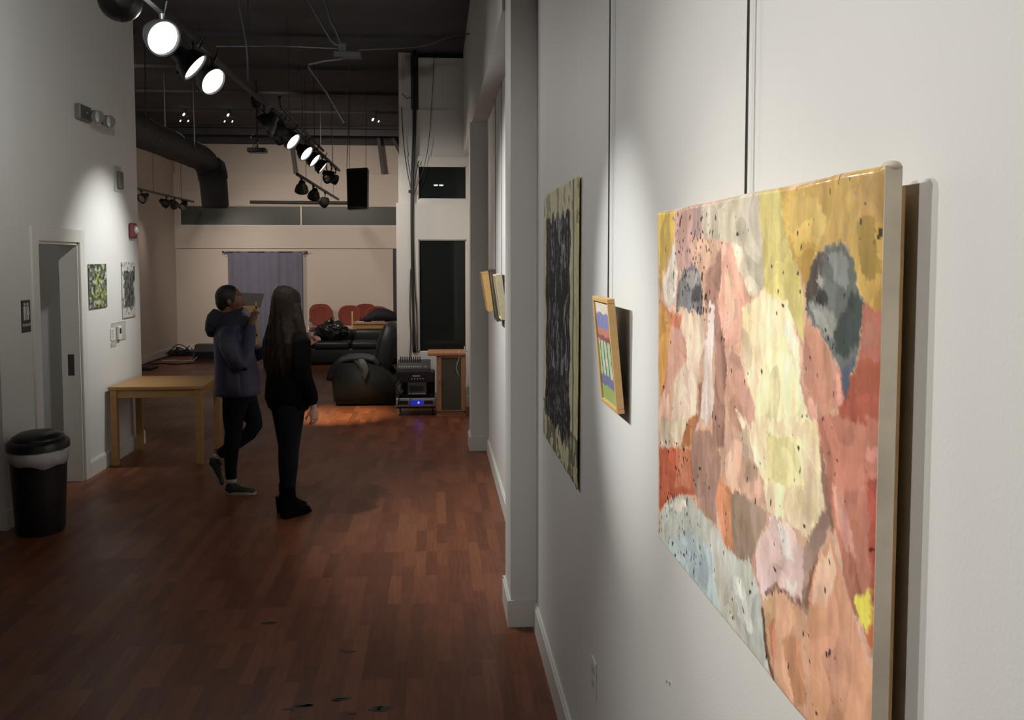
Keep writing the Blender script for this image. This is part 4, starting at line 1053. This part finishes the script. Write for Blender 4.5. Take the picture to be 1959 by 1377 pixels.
def stack_chair(loc, rz, lab):
    t = thing('upholstered_chair', lab, 'chair', loc, rz, group='rust red chairs by the far wall')
    # faces -Y
    b = B(); n = 28
    def outline(y, s):
        out = []
        for i in range(n):
            a = 2 * pi * i / n
            x = math.copysign(abs(cos(a)) ** .7, cos(a)) * .225 * s; z = math.copysign(abs(sin(a)) ** .75, sin(a)) * .20 * s
            if z < 0: x *= 1 - .12 * (-z / .2)
            out.append(b.verts.new((x, y + .25 * (z) * .35 - .05 * (x / .22) ** 2, .73 + z + .04)))
        return out
    Ls = [outline(.22, .86), outline(.21, .97), outline(.235, 1.0), outline(.26, .97), outline(.27, .85)]
    for A_, C_ in zip(Ls, Ls[1:]):
        for i in range(n): b.faces.new((A_[i], A_[(i + 1) % n], C_[(i + 1) % n], C_[i]))
    b.faces.new(Ls[0][::-1]); b.faces.new(Ls[-1])
    obj('backrest', b, M['redfab'], t, smooth=True)
    cushion('seat', M['redfab'], t, -.22, .22, -.22, .22, .42, .50, .035)
    b = B()
    for s in (-1, 1):
        tube(b, [(s * .235, -.20, .42), (s * .235, .20, .42), (s * .225, .26, .60), (s * .20, .285, .78)], .011)
    obj('frame', b, M['chrome'], t, smooth='auto')
    for s in (-1, 1):
        for y, yy in ((-.20, -.22), (.20, .25)):
            b = B(); tube(b, [(s * .235, y, .42), (s * .24, yy, 0.002)], .011); obj('leg', b, M['chrome'], t, smooth='auto')
for x, y, rz, lab in ((-2.19, 18.3, .12, 'leftmost rust red chair with a rounded back by the far wall'), (-1.69, 18.42, -.05, 'second rust red rounded chair back from the left'),
        (-1.42, 19.05, 0, 'rust red chair mostly hidden between two others, close to the wall'), (-1.10, 18.0, .1, 'rust red chair behind the light wooden table, half hidden by a dark coat'),
        (-2.30, 19.05, .12, 'rust red chair peeking out behind the leftmost one')):
    stack_chair((x, y, 0), rz, lab)
t = thing('side_table', 'light wooden side table with an upright end rail, behind the black sofa', 'table', (-1.62, 17.66, 0))
bx('tabletop', M['oak'], t, .08, .95, 0, .42, .66, .70, bevel=.004); bx('apron', M['oak'], t, .10, .93, .02, .40, .58, .66)
for x in (.10, .87):
    for y in (.02, .34): bx('leg', M['oak'], t, x, x + .06, y, y + .06, 0, .58)
bx('end_rail', M['pine'], t, .055, .085, .02, .07, .45, .90, bevel=.004)
t = thing('dark_coat', 'dark coat heaped on the light wooden side table', 'coat', (-1.12, 17.86, .70))
b = B(); loft(b, [(-.30, 0, .02, .05, .02), (-.16, 0, .06, .12, .06), (.02, 0, .13, .15, .13), (.2, 0, .12, .16, .12), (.38, 0, .08, .14, .07), (.46, 0, .03, .06, .03)], side=(0, 1, 0), n=18)
o = obj('coat_heap', b, M['hoodm'], t, smooth=True)
t = thing('paper_scraps', 'pale and reddish papers lying on the front of the wooden side table', 'papers', (-1.50, 17.68, .702))
bx('sheet', M['paperw'], t, .02, .16, 0, .1, .0, .012); bx('red_sheet', M['knobr'], t, .3, .55, 0, .1, 0, .014)
t = thing('garbage_bag', 'crinkled shiny black plastic bag lying on the left half of the black sofa', 'plastic bag', (-1.87, 17.08, .42))
b = B(); bmesh.ops.create_icosphere(b, subdivisions=5, radius=1)
for v in b.verts:
    d = 1 + .22 * noise.noise(v.co * 2.2) + .10 * noise.noise(v.co * 6) + .05 * noise.noise(v.co * 14)
    v.co = V((v.co.x * .27 * d, v.co.y * .18 * d, v.co.z * .18 * d + .17))
obj('bag_body', b, M['poly'], t, smooth=True)
b = B(); tube(b, [(0, -.1, .30), (.03, -.12, .36), (.0, -.1, .41)], .02); obj('bag_knot', b, M['poly'], t, smooth=True)

def curtain():
    t = thing('curtain', 'blue grey curtain gathered on a rod over the middle of the far wall', 'curtain', (-4.17, FY - .10, 0))
    W, z0, z1 = 1.48, .05, 2.03
    b = B(); nx, nz = 160, 12; g = []
    for j in range(nz + 1):
        v = j / nz; row = []
        for i in range(nx + 1):
            u = i / nx; ph = u * 46 + .8 * sin(u * 9)
            row.append(b.verts.new((u * W + .008 * sin(ph * .5 + v * 2) * v, .024 * sin(ph) * (.45 + .6 * v) + .012 * sin(u * 17 + 1), z1 - (z1 - z0) * v)))
        g.append(row)
    for j in range(nz):
        for i in range(nx): b.faces.new((g[j][i], g[j + 1][i], g[j + 1][i + 1], g[j][i + 1]))
    o = obj('curtain_cloth', b, M['curtain'], t, smooth=True); s = o.modifiers.new('s', 'SOLIDIFY'); s.thickness = .004
    b = B(); cyl(b, (-.08, 0, 2.015), (1.56, 0, 2.02), .010); obj('rod', b, M['black'], t, smooth='auto')
    for x in (-.09, 1.57):
        b = B(); ball(b, (x, 0, 2.018), .022); obj('finial', b, M['black'], t, smooth=True)
    for x in (-.05, 1.52):
        b = B(); box(b, x - .012, x + .012, 0, .1, 2.0, 2.012); box(b, x - .02, x + .02, .085, .1, 1.93, 2.05); obj('bracket', b, M['silver'], t)
curtain()
t = thing('music_stand', 'black music stand behind the person in the purple jacket', 'music stand', (-3.12, 16.5, 0))
b = B(); mt = Matrix.Translation((0, 0, 1.17)) @ Matrix.Rotation(R(-18), 4, 'X') @ Matrix.Rotation(R(3), 4, 'Y')
box(b, -.24, .165, -.008, .008, -.12, .12, mtx=mt)
for v in b.verts:
    if v.co.z < 1.1 and v.co.x > 0: v.co.x -= .045
obj('desk', b, M['black'], t)
b = B(); cyl(b, (0, .02, .35), (0, .02, 1.15), .012); obj('pole', b, M['black'], t, smooth='auto')
for a in (90, 210, 330):
    b = B(); tube(b, [(0, .02, .38), (.28 * cos(R(a)), .02 + .28 * sin(R(a)), .008)], .010); obj('leg', b, M['black'], t, smooth='auto')
t = thing('wooden_chair', 'orange-toned wooden slat-back chair in front of the curtain', 'chair', (-3.18, 15.9, 0))
W = .38
b = B(); 
for x in (-W / 2, W / 2 - .03): box(b, x, x + .03, .17, .20, 0, 1.10 if x < 0 else 1.16, bevel=.003)
obj('back_posts', b, M['pine'], t)
bx('back_rail', M['pine'], t, -W / 2, W / 2, .17, .195, 1.03, 1.09, bevel=.004); bx('back_rail', M['pine'], t, -W / 2, W / 2, .17, .195, .58, .62)
for i in range(5): bx('back_slat', M['pine'], t, -.13 + .06 * i, -.105 + .06 * i, .175, .19, .62, 1.03)
bx('seat', M['pine'], t, -.20, .20, -.20, .20, .43, .46, bevel=.005)
for x in (-.19, .16): bx('front_leg', M['pine'], t, x, x + .03, -.19, -.16, 0, .43)
t = thing('floor_speaker', 'long low black speaker cabinet on the floor by the far left corner', 'speaker', (-4.50, 17.75, 0))
b = B(); box(b, 0, .62, 0, .36, 0.01, .29)
for v in b.verts:
    if v.co.z > .1:
        if v.co.y < .1: v.co.y += .10
        if v.co.x < .1: v.co.x += .03
bmesh.ops.bevel(b, geom=list(b.edges), offset=.012, segments=2, affect='EDGES')
obj('cabinet', b, M['plastic'], t); bx('grille', M['grille'], t, .05, .57, -.004, .01, .03, .16)
b = B(); tube(b, [(.10, -.02, .07), (.05, -.06, .015)], .006); obj('plug', b, M['wcable'], t)
for pts, r, lab, m_ in (([(-5.16, 16.6, .012), (-5.17, 17.4, .012), (-5.15, 18.2, .012), (-5.0, 18.9, .012), (-4.8, 19.2, .012)], .012, 'black cable running along the far left baseboard', 'cable'),
        ([(-5.0, 17.6, .01), (-4.8, 17.75, .01), (-4.62, 17.55, .01), (-4.45, 17.70, .01)], .010, 'pale cable snaking on the floor to the low black speaker', 'wcable'),
        ([(-5.1, 17.1, .01), (-4.9, 17.25, .01), (-4.6, 17.1, .01), (-4.3, 17.3, .01), (-4.0, 17.4, .01)], .010, 'dark cable lying on the floor in front of the low black speaker', 'cable')):
    b = B(); tube(b, spline(pts, 6), r, 6); tag(obj('floor_cable', b, M[m_], smooth=True), lab, 'cable', 'cables on the far floor')
t = thing('cable_pile', 'tangled heap of black cables in the far left corner', 'cables', (-4.98, 18.75, 0))
b = B(); random.seed(3)
for k in range(9):
    a = random.random() * 6; r_ = .10 + .10 * random.random(); cx_, cy_ = random.uniform(-.08, .12), random.uniform(-.08, .08); h = random.uniform(.03, .22)
    tube(b, [(cx_ + r_ * cos(a + q), cy_ + r_ * sin(a + q), max(.012, h * (.5 + .5 * sin(q * 1.5 + k)))) for q in [i * .45 for i in range(14)]], .009, 6)
obj('cable_coils', b, M['cable'], t, smooth=True)
bx('base_block', M['plastic'], t, -.2, .32, -.10, .14, 0, .10, bevel=.02)
t = thing('pedal_board', 'flat black box at the foot of the far left wall', 'equipment box', (-5.12, 16.2, 0))
bx('box_body', M['plastic'], t, 0, .34, 0, .42, 0, .05, bevel=.008); bx('cover_plate', M['cable'], t, .03, .31, .03, .39, .05, .056)

# dirt on the near floor
b = B(); random.seed(11)
for (cx_, cy_, s_, k) in ((-.60, 3.74, .10, 7), (-.47, 3.62, .05, 5), (-.56, 3.92, .04, 5), (-.42, 3.95, .03, 3), (-.78, 3.66, .04, 4), (-.45, 4.45, .02, 2), (-.86, 4.86, .03, 2), (-.25, 3.86, .035, 4)):
    for i in range(k):
        x, y = cx_ + random.gauss(0, s_), cy_ + random.gauss(0, s_ * .5); rr = random.uniform(.006, .024) * (s_ / .05) ** .3
        n = 9; a0 = random.random() * 6
        top = [b.verts.new((x + rr * 1.7 * (1 + .4 * random.random()) * cos(a0 + 2 * pi * q / n), y + rr * (.5 + .5 * random.random()) * sin(a0 + 2 * pi * q / n), .0012)) for q in range(n)]
        bot = [b.verts.new((v.co.x * 1, v.co.y, .0)) for v in top]
        b.faces.new(top)
        for q in range(n): b.faces.new((bot[q], bot[(q + 1) % n], top[(q + 1) % n], top[q]))
o = obj('floor_dirt', b, M['dirt']); tag(o, 'scattered dark dirt smears on the wood floor nearest the camera', 'dirt', kind='stuff')

# ------------------------------------------------------------------ people
def hand(b, wrist, d, palm_n, r=1.0, curl=.5, thumb_side=1):
    """palm + four fingers + thumb as lofts; d = direction of fingers, palm_n = palm normal"""
    W_ = V(wrist); d = V(d).normalized(); nrm = V(palm_n); nrm = (nrm - d * nrm.dot(d)).normalized(); s = d.cross(nrm) * thumb_side
    P = lambda a, c, e: W_ + d * a * r + s * c * r + nrm * e * r
    loft(b, [(*P(-.02, 0, 0), .024 * r, .019 * r), (*P(.02, 0, 0), .032 * r, .016 * r), (*P(.055, 0, .002), .041 * r, .015 * r), (*P(.085, 0, .004), .038 * r, .012 * r)], side=tuple(s), n=14)
    for k, (c, L) in enumerate(((.028, .070), (.010, .080), (-.009, .073), (-.026, .056))):
        a1 = curl * .7; p0 = P(.078, c, .003); p1 = p0 + (d * cos(a1) + nrm * sin(a1)) * L * .42 * r
        a2 = curl * 1.7; p2 = p1 + (d * cos(a2) + nrm * sin(a2)) * L * .33 * r
        a3 = curl * 2.4; p3 = p2 + (d * cos(a3) + nrm * sin(a3)) * L * .25 * r
        tube(b, [p0, p1, p2, p3], .0088 * r, 8); ball(b, p3, .0085 * r, seg=8)
    p0 = P(.025, .030, .004); p1 = P(.052, .055, .016); p2 = P(.078, .060, .030)
    tube(b, [p0, p1, p2], .0105 * r, 8); ball(b, p2, .010 * r, seg=8)

def head(b, c, s=1.0, yaw=0.0, pitch=0.0):
    """face towards +x, c = centre of the skull"""
    start = len(b.verts); 
    b2 = bmesh.new()
    ball(b2, (-.012, 0, .028), (.098, .076, .090), seg=24)
    loft(b2, [(.020, 0, .04, .066, .075), (.028, 0, -.02, .062, .066), (.040, 0, -.065, .050, .050), (.052, 0, -.10, .028, .030), (.050, 0, -.112, .012, .014)], side=(0, 1, 0), n=20)
    loft(b2, [(.080, 0, .022, .008, .010), (.096, 0, -.006, .011, .012), (.106, 0, -.024, .014, .013), (.096, 0, -.036, .012, .008)], side=(0, 1, 0), n=12)   # nose
    for z in (-.052, -.064): ball(b2, (.088, 0, z), (.012, .022, .0065), seg=12)
    ball(b2, (.078, 0, -.098), (.016, .018, .014), seg=12)
    ball(b2, (.078, 0, .030), (.014, .045, .009), seg=12)
    for q in (-1, 1):
        ball(b2, (.060, q * .042, -.018), (.024, .020, .022), seg=12)
        ball(b2, (-.004, q * .078, -.006), (.018, .009, .030), Matrix.Rotation(R(-12), 4, 'Y'), seg=12)
    loft(b2, [(-.028, 0, .0, .050, .055), (-.022, 0, -.07, .050, .055), (-.030, 0, -.13, .054, .058), (-.045, 0, -.19, .075, .065)], side=(0, 1, 0), n=18)
    mt = Matrix.Translation(V(c)) @ Matrix.Rotation(yaw, 4, 'Z') @ Matrix.Rotation(-pitch, 4, 'Y') @ Matrix.Scale(s, 4)
    bmesh.ops.transform(b2, matrix=mt, verts=b2.verts)
    me = bpy.data.meshes.new('tmp'); b2.to_mesh(me); b2.free(); b.from_mesh(me); bpy.data.meshes.remove(me)
    return mt

def person_left():
    t = thing('person', 'person in a purple-blue hooded jacket raising a clear cup to the mouth', 'person', (-1.58, 7.65, 0), R(4), group=None)
    b = B()
    mt = head(b, (-.045, 0, 1.545), .98)
    loft(b, [(-.01, 0, .80, .15, .115), (-.02, 0, .95, .15, .11), (-.03, 0, 1.10, .14, .10), (-.05, 0, 1.25, .16, .10), (-.06, 0, 1.32, .12, .08)], n=20)
    arm_r = [(-.06, -.17, 1.28, .05), (.02, -.23, 1.06, .042), (.06, -.225, 1.035, .040), (.10, -.12, 1.25, .034), (.115, -.065, 1.36, .024)]
    loft(b, [(*q, q[3]) for q in arm_r], side=(0, 1, 0), n=14)
    arm_l = [(-.06, .17, 1.28, .05), (.0, .23, 1.08, .042), (.04, .235, 1.05, .04), (.16, .17, 1.10, .032), (.235, .13, 1.135, .025)]
    loft(b, [(*q, q[3]) for q in arm_l], side=(0, 1, 0), n=14)
    hand(b, (.115, -.065, 1.36), (.18, .32, .9), (.35, .85, -.2), .95, .55, 1)
    hand(b, (.24, .125, 1.135), (.85, -.25, -.25), (-.2, -.6, -.6), .95, .8, -1)
    leg_r = [(-.01, -.075, .85, .085), (-.03, -.078, .62, .066), (-.035, -.075, .49, .055), (-.055, -.07, .34, .050), (-.06, -.065, .12, .034), (-.055, -.065, .06, .034)]
    leg_l = [(.02, .075, .85, .085), (.075, .08, .66, .068), (.115, .08, .535, .057), (.01, .06, .42, .050), (-.12, .05, .33, .036), (-.18, .05, .285, .032), (-.20, .05, .23, .030)]
    for lg in (leg_r, leg_l): loft(b, [(q[0], q[1], q[2], q[3] * .82, q[3] * .82) for q in lg], n=16)
    o = obj('body', b, M['skin1'], t, smooth=True); remesh(o, .005, 3)
    # hair: short, close to the skull
    b = B(); b2 = B()
    ball(b2, (-.024, 0, .036), (.103, .086, .096), seg=28)
    ball(b2, (-.062, 0, .0), (.062, .074, .085), seg=24)
    dele = []
    for v in b2.verts:
        if v.co.x > .035: v.co.x = .035 + (v.co.x - .035) * .65
    bmesh.ops.transform(b2, matrix=mt, verts=b2.verts)
    o = obj('short_hair', b2, M['hair1'], t, smooth=True); remesh(o, .006, 3); b.free()
    for q in (-1, 1):
        b = B(); ball(b, (.072, q * .030, .012), (.011, .012, .010), seg=12); bmesh.ops.transform(b, matrix=mt, verts=b.verts); e = obj('eye', b, M['eye'], t, smooth=True)
    # jacket
    b = B()
    loft(b, [(-.005, 0, .795, .20, .178), (-.005, 0, .82, .205, .182), (-.01, 0, .95, .19, .172), (-.02, 0, 1.07, .18, .16), (-.035, 0, 1.18, .185, .148), (-.05, 0, 1.27, .185, .135), (-.055, 0, 1.33, .14, .115), (-.045, 0, 1.385, .09, .095)], n=32, sq=.1)
    loft(b, [(-.055, -.12, 1.30, .075), (-.055, -.185, 1.26, .080), (-.015, -.225, 1.15, .074), (.03, -.24, 1.06, .068), (.065, -.232, 1.02, .060)], side=(0, 1, 0), n=18) if 0 else \
    loft(b, [(-.055, -.12, 1.30, .075, .075), (-.055, -.185, 1.26, .080, .080), (-.015, -.225, 1.15, .074, .074), (.03, -.24, 1.065, .068, .068), (.062, -.235, 1.03, .055, .055)], side=(0, 1, 0), n=18)
    loft(b, [(.05, -.24, 1.035, .056, .056), (.075, -.20, 1.10, .062, .062), (.10, -.13, 1.22, .056, .056), (.112, -.085, 1.32, .045, .045), (.115, -.07, 1.345, .040, .040)], side=(0, 1, 0), n=18)
    loft(b, [(-.055, .12, 1.30, .075, .075), (-.05, .185, 1.25, .078, .078), (-.01, .23, 1.12, .070, .070), (.03, .24, 1.05, .060, .060)], side=(0, 1, 0), n=18)
    loft(b, [(.02, .24, 1.05, .058, .058), (.10, .205, 1.085, .058, .058), (.17, .165, 1.11, .050, .050), (.215, .14, 1.125, .042, .042)], side=(0, 1, 0), n=18)
    jk = obj('jacket', b, M['purple'], t, smooth=True); remesh(jk, .007, 5)
    b = B()
    for pz, r_ in ((1.16, .0), (1.05, 0)):
        pass
    # slate panels on the side and the outer sleeve
    loft(b, [(-.010, -.196, .815, .055, .014), (-.012, -.192, .90, .052, .013), (-.02, -.178, 1.0, .048, .012), (-.025, -.172, 1.04, .04, .010)], side=(1, 0, 0), n=16)
    p_ = obj('side_panel', b, M['slate'], jk, smooth=True); p_['label'] = 'grey side panel'
    b = B(); loft(b, [(-.055, -.235, 1.29, .050, .020), (-.035, -.275, 1.20, .060, .024), (.0, -.288, 1.12, .055, .022), (.035, -.282, 1.06, .04, .020)], side=(1, 0, 0), n=16)
    p_ = obj('sleeve_panel', b, M['slate'], jk, smooth=True); p_['label'] = 'slate grey sleeve panel'
    b = B()   # hood collar and the bunched hood behind
    loft(b, [(-.06, 0, 1.33, .13, .125), (-.055, 0, 1.38, .115, .12), (-.03, 0, 1.42, .095, .108), (-.02, 0, 1.45, .088, .10), (-.025, 0, 1.47, .07, .085)], n=26)
    loft(b, [(-.15, 0, 1.47, .075, .035), (-.175, 0, 1.42, .10, .055), (-.185, 0, 1.37, .11, .060), (-.195, 0, 1.31, .095, .055), (-.20, 0, 1.26, .05, .03)], n=22)
    loft(b, [(.03, 0, 1.30, .07, .04), (.055, 0, 1.36, .075, .05), (.06, 0, 1.41, .06, .04), (.055, 0, 1.435, .04, .025)], n=18)
    o = obj('hood', b, M['hoodm'], jk, smooth=True); remesh(o, .007, 4)
    b = B(); box(b, .03, .042, -.168, -.162, .93, .945); obj('snap', b, M['silver'], jk)
    # trousers
    b = B()
    loft(b, [(0, 0, .74, .155, .125), (0, 0, .82, .165, .13), (-.01, 0, .90, .15, .12)], n=24)
    loft(b, [(-.005, -.08, .84, .092, .105), (-.02, -.08, .72, .085, .098), (-.035, -.078, .60, .070, .080), (-.035, -.075, .50, .060, .068), (-.055, -.07, .38, .056, .062), (-.062, -.066, .22, .044, .048), (-.060, -.065, .125, .040, .043)], n=20)
    loft(b, [(.02, .075, .84, .092, .10), (.055, .08, .70, .082, .09), (.10, .08, .58, .068, .073), (.112, .078, .53, .062, .066), (.07, .07, .465, .058, .060), (-.035, .06, .39, .052, .056), (-.125, .052, .33, .043, .045), (-.17, .05, .30, .040, .041)], n=20)
    o = obj('trousers', b, M['denim'], t, smooth=True); remesh(o, .007, 4)
    # shoes
    def shoe(mt2):
        b = B(); loft(b, [(-.085, 0, .03, .022, .022), (-.075, 0, .045, .034, .045), (-.03, 0, .05, .037, .058), (.03, 0, .042, .042, .042), (.09, 0, .032, .046, .028), (.145, 0, .026, .036, .022), (.17, 0, .024, .018, .016)], side=(0, 1, 0), n=18)
        loft(b, [(-.045, 0, .05, .038, .042), (-.04, 0, .095, .036, .04), (-.04, 0, .112, .034, .037)], side=(0, 1, 0), n=16)
        bmesh.ops.transform(b, matrix=mt2, verts=b.verts); o = obj('shoe', b, M['shoe'], t, smooth=True); remesh(o, .006, 2)
        b = B(); loft(b, [(0, 0, z, 1, 1) for z in (0.0,)], cap=False) if 0 else None
        n = 28; pts = []
        for i in range(n):
            a = 2 * pi * i / n; x = .132 * cos(a) + .045; yy = .040 * sin(a) * (1.12 if cos(a) > 0 else .92)
            pts.append((x, yy))
        A_ = [b.verts.new((x, yy, 0)) for x, yy in pts]; C_ = [b.verts.new((x * 1.0, yy * 1.05, .026)) for x, yy in pts]
        b.faces.new(A_[::-1]); b.faces.new(C_)
        for i in range(n): b.faces.new((A_[i], A_[(i + 1) % n], C_[(i + 1) % n], C_[i]))
        bmesh.ops.transform(b, matrix=mt2, verts=b.verts); s_ = obj('sole', b, M['sole'], o, smooth='auto')
        b = B()
        for k in range(4): tube(b, [(.015 + .022 * k, -.022, .088 - .011 * k), (.02 + .022 * k, 0, .096 - .011 * k), (.015 + .022 * k, .022, .088 - .011 * k)], .0032, 6)
        bmesh.ops.transform(b, matrix=mt2, verts=b.verts); obj('laces', b, M['sock'], o, smooth=True)
    shoe(Matrix.Translation((-.022, -.065, .0)) @ Matrix.Rotation(R(-6), 4, 'Z') @ Matrix.Scale(.90, 4))
    shoe(Matrix.Translation((-.232, .05, .178)) @ Matrix.Rotation(R(63), 4, 'Y') @ Matrix.Scale(.90, 4))
    for c in ((-.058, -.065, .115, .04), (-.178, .05, .292, .037)):
        b = B(); loft(b, [(c[0], c[1], c[2] - .02, c[3], c[3]), (c[0], c[1], c[2] + .012, c[3], c[3])], n=16); obj('sock', b, M['sock'], t, smooth=True)
    # cup in the right hand
    c = thing('clear_cup', 'small clear plastic cup held to the mouth of the person in purple', 'cup', (-1.475, 7.622, 1.415))
    b = B(); mt3 = Matrix.Rotation(R(-48), 4, 'Y')
    loft(b, [(0, 0, 0, .024, .024), (0, 0, .035, .029, .029), (0, 0, .075, .035, .035), (0, 0, .078, .036, .036), (0, 0, .076, .033, .033), (0, 0, .035, .027, .027), (0, 0, .004, .022, .022)], side=(1, 0, 0), n=24)
    bmesh.ops.transform(b, matrix=mt3, verts=b.verts); obj('cup_wall', b, M['clear'], c, smooth=True)
    # white bag in the left hand
    g = thing('white_bag', 'white plastic bag hanging from the far hand of the person in purple', 'bag', (-1.33, 7.80, 0))
    b = B(); loft(b, [(.0, 0, 1.13, .012, .01), (.0, 0, 1.09, .03, .03), (0, 0, 1.04, .07, .055), (.0, 0, .97, .085, .07), (0, 0, .93, .07, .055), (0, 0, .915, .03, .02)], side=(1, 0, 0), n=18)
    for v in b.verts: v.co += V((noise.noise(v.co * 18), noise.noise(v.co * 18 + V((5, 0, 0))), 0)) * .008
    obj('bag_body', b, M['sock'], g, smooth=True)
person_left()

def person_right():
    t = thing('person', 'person with long brown hair in a black top and jeans, seen from behind', 'person', (-1.075, 6.95, 0), R(45))
    b = B()
    mt = head(b, (.01, 0, 1.56), .95)
    loft(b, [(0, 0, .84, .155, .11), (.0, 0, .98, .13, .095), (.0, 0, 1.10, .125, .09), (-.01, 0, 1.25, .15, .095), (-.01, 0, 1.35, .11, .07)], n=20)
    arm_r = [(-.01, -.165, 1.31, .045), (-.03, -.20, 1.10, .038), (-.015, -.205, 1.05, .036), (.04, -.215, .86, .026), (.055, -.215, .81, .023)]
    arm_l = [(-.01, .165, 1.31, .045), (.01, .19, 1.10, .038), (.05, .18, 1.07, .036), (.16, .08, 1.18, .027), (.20, .03, 1.22, .023)]
    for a_ in (arm_r, arm_l): loft(b, [(*q, q[3]) for q in a_], side=(0, 1, 0), n=14)
    hand(b, (.057, -.215, .805), (.12, .0, -1), (0.1, .9, 0), .92, .45, -1)
    hand(b, (.20, .03, 1.225), (.25, -.35, .85), (.3, -.6, -.2), .92, .9, 1)
    loft(b, [(-.03, -.075, .86, .085, .085), (-.04, -.07, .50, .055, .055), (-.05, -.065, .15, .034, .034)], n=16)
    loft(b, [(.0, .075, .86, .085, .085), (.02, .07, .50, .055, .055), (.02, .065, .15, .034, .034)], n=16)
    o = obj('body', b, M['skin2'], t, smooth=True); remesh(o, .005, 3)
    for q in (-1, 1):
        b = B(); ball(b, (.072, q * .030, .012), (.011, .012, .010), seg=12); bmesh.ops.transform(b, matrix=mt, verts=b.verts); obj('eye', b, M['eye'], t, smooth=True)
    # sweater
    b = B()
    loft(b, [(-.005, 0, .79, .165, .125), (-.005, 0, .86, .185, .15), (0, 0, .94, .185, .15), (0, 0, 1.05, .175, .135), (-.01, 0, 1.17, .175, .125), (-.015, 0, 1.29, .18, .115), (-.012, 0, 1.35, .13, .09), (-.005, 0, 1.39, .08, .07)], n=30, sq=.1)
    loft(b, [(-.01, -.12, 1.31, .065, .065), (-.015, -.178, 1.28, .070, .070), (-.03, -.208, 1.12, .060, .060), (-.018, -.215, 1.02, .058, .058), (.02, -.218, .92, .056, .056), (.035, -.218, .865, .052, .052), (.045, -.217, .835, .036, .036)], side=(0, 1, 0), n=18)
    loft(b, [(-.01, .12, 1.31, .065, .065), (-.01, .178, 1.28, .070, .070), (.01, .20, 1.13, .060, .060), (.045, .19, 1.07, .056, .056)], side=(0, 1, 0), n=18)
    loft(b, [(.03, .19, 1.07, .055, .055), (.10, .13, 1.12, .052, .052), (.16, .08, 1.175, .044, .044), (.18, .055, 1.20, .034, .034)], side=(0, 1, 0), n=18)
    o = obj('sweater', b, M['knit'], t, smooth=True); remesh(o, .007, 5)
    # jeans
    b = B()
    loft(b, [(0, 0, .78, .165, .125), (0, 0, .85, .168, .13), (0, 0, .92, .15, .12)], n=24)
    loft(b, [(-.03, -.075, .83, .09, .105), (-.035, -.072, .72, .083, .094), (-.04, -.07, .60, .070, .078), (-.042, -.068, .50, .058, .063), (-.05, -.066, .38, .056, .062), (-.055, -.065, .26, .046, .05), (-.055, -.064, .165, .040, .042)], n=20)
    loft(b, [(.0, .075, .83, .09, .10), (.015, .072, .72, .083, .09), (.02, .07, .60, .070, .076), (.022, .068, .50, .058, .062), (.015, .066, .38, .055, .060), (.01, .065, .26, .046, .05), (.01, .064, .165, .040, .042)], n=20)
    o = obj('jeans', b, M['denim2'], t, smooth=True); remesh(o, .007, 4)
    def boot(x, y):
        b = B()
        loft(b, [(x - .005, y, .225, .046, .050), (x - .005, y, .18, .046, .050), (x, y, .13, .044, .052), (x + .02, y, .095, .042, .065)], side=(0, 1, 0), n=20)
        loft(b, [(x - .055, y, .13, .024, .03), (x - .02, y, .11, .040, .045), (x + .04, y, .085, .042, .045), (x + .09, y, .055, .043, .035), (x + .14, y, .036, .038, .026), (x + .175, y, .030, .020, .018)], side=(0, 1, 0), n=20)
        o = obj('boot', b, M['suede'], t, smooth=True); remesh(o, .006, 3)
        b = B(); pts = [(-.065, .0), (.02, .0), (.055, .012), (.09, .0), (.165, .008), (.175, .022), (.10, .035), (.03, .075), (-.02, .10), (-.075, .13)]
        pts = [(-.060, .0), (.03, .0), (.10, .0), (.165, .010), (.178, .024), (.10, .040), (.03, .075), (-.02, .10), (-.072, .13)]
        A_ = [b.verts.new((x + px, y - .034, pz)) for px, pz in pts]; C_ = [b.verts.new((x + px, y + .034, pz)) for px, pz in pts]
        b.faces.new(A_); b.faces.new(C_[::-1]); n = len(pts)
        for i in range(n): b.faces.new((A_[i], A_[(i + 1) % n], C_[(i + 1) % n], C_[i]))
        obj('wedge_heel', b, M['suede'], o)
    boot(-.055, -.065); boot(.01, .065)
    # long wavy hair
    b = B()
    loft(b, [(.005, 0, 1.678, .03, .03), (.0, 0, 1.665, .065, .07), (-.005, 0, 1.64, .088, .095), (-.01, 0, 1.59, .100, .108), (-.02, 0, 1.52, .106, .105), (-.035, 0, 1.44, .118, .092), (-.055, 0, 1.36, .145, .082), (-.07, 0, 1.27, .165, .078), (-.08, 0, 1.18, .165, .072), (-.085, 0, 1.10, .150, .062), (-.085, 0, 1.04, .12, .045), (-.085, 0, 1.00, .08, .025)], n=56)
    for v in b.verts:
        a = math.atan2(v.co.y, v.co.x + .03); k = max(0, min(1, (1.66 - v.co.z) / .3))
        v.co.y *= 1 + k * (.035 * sin(a * 11 + v.co.z * 9) + .03 * sin(v.co.z * 26))
        v.co.x += k * .010 * sin(a * 15 + v.co.z * 14)
    for s in (-1, 1):   # locks over the shoulders
        loft(b, [(.01, s * .085, 1.55, .03, .04), (.005, s * .115, 1.45, .032, .045), (.015, s * .135, 1.35, .034, .042), (.0, s * .150, 1.25, .034, .036), (.01, s * .150, 1.15, .026, .028), (.0, s * .145, 1.06, .012, .014)], side=(0, 1, 0), n=14)
    o = obj('long_hair', b, M['hair2'], t, smooth=True); remesh(o, .006, 2)
    c = thing('paper_cup', 'pale pinkish cup in the raised hand of the long-haired person', 'cup', (-.945, 7.135, 1.245))
    b = B(); loft(b, [(0, 0, 0, .024, .024), (0, 0, .08, .032, .032), (0, 0, .084, .033, .033)], side=(1, 0, 0), n=22); obj('cup_wall', b, M['pink'], c, smooth='auto')
person_right()
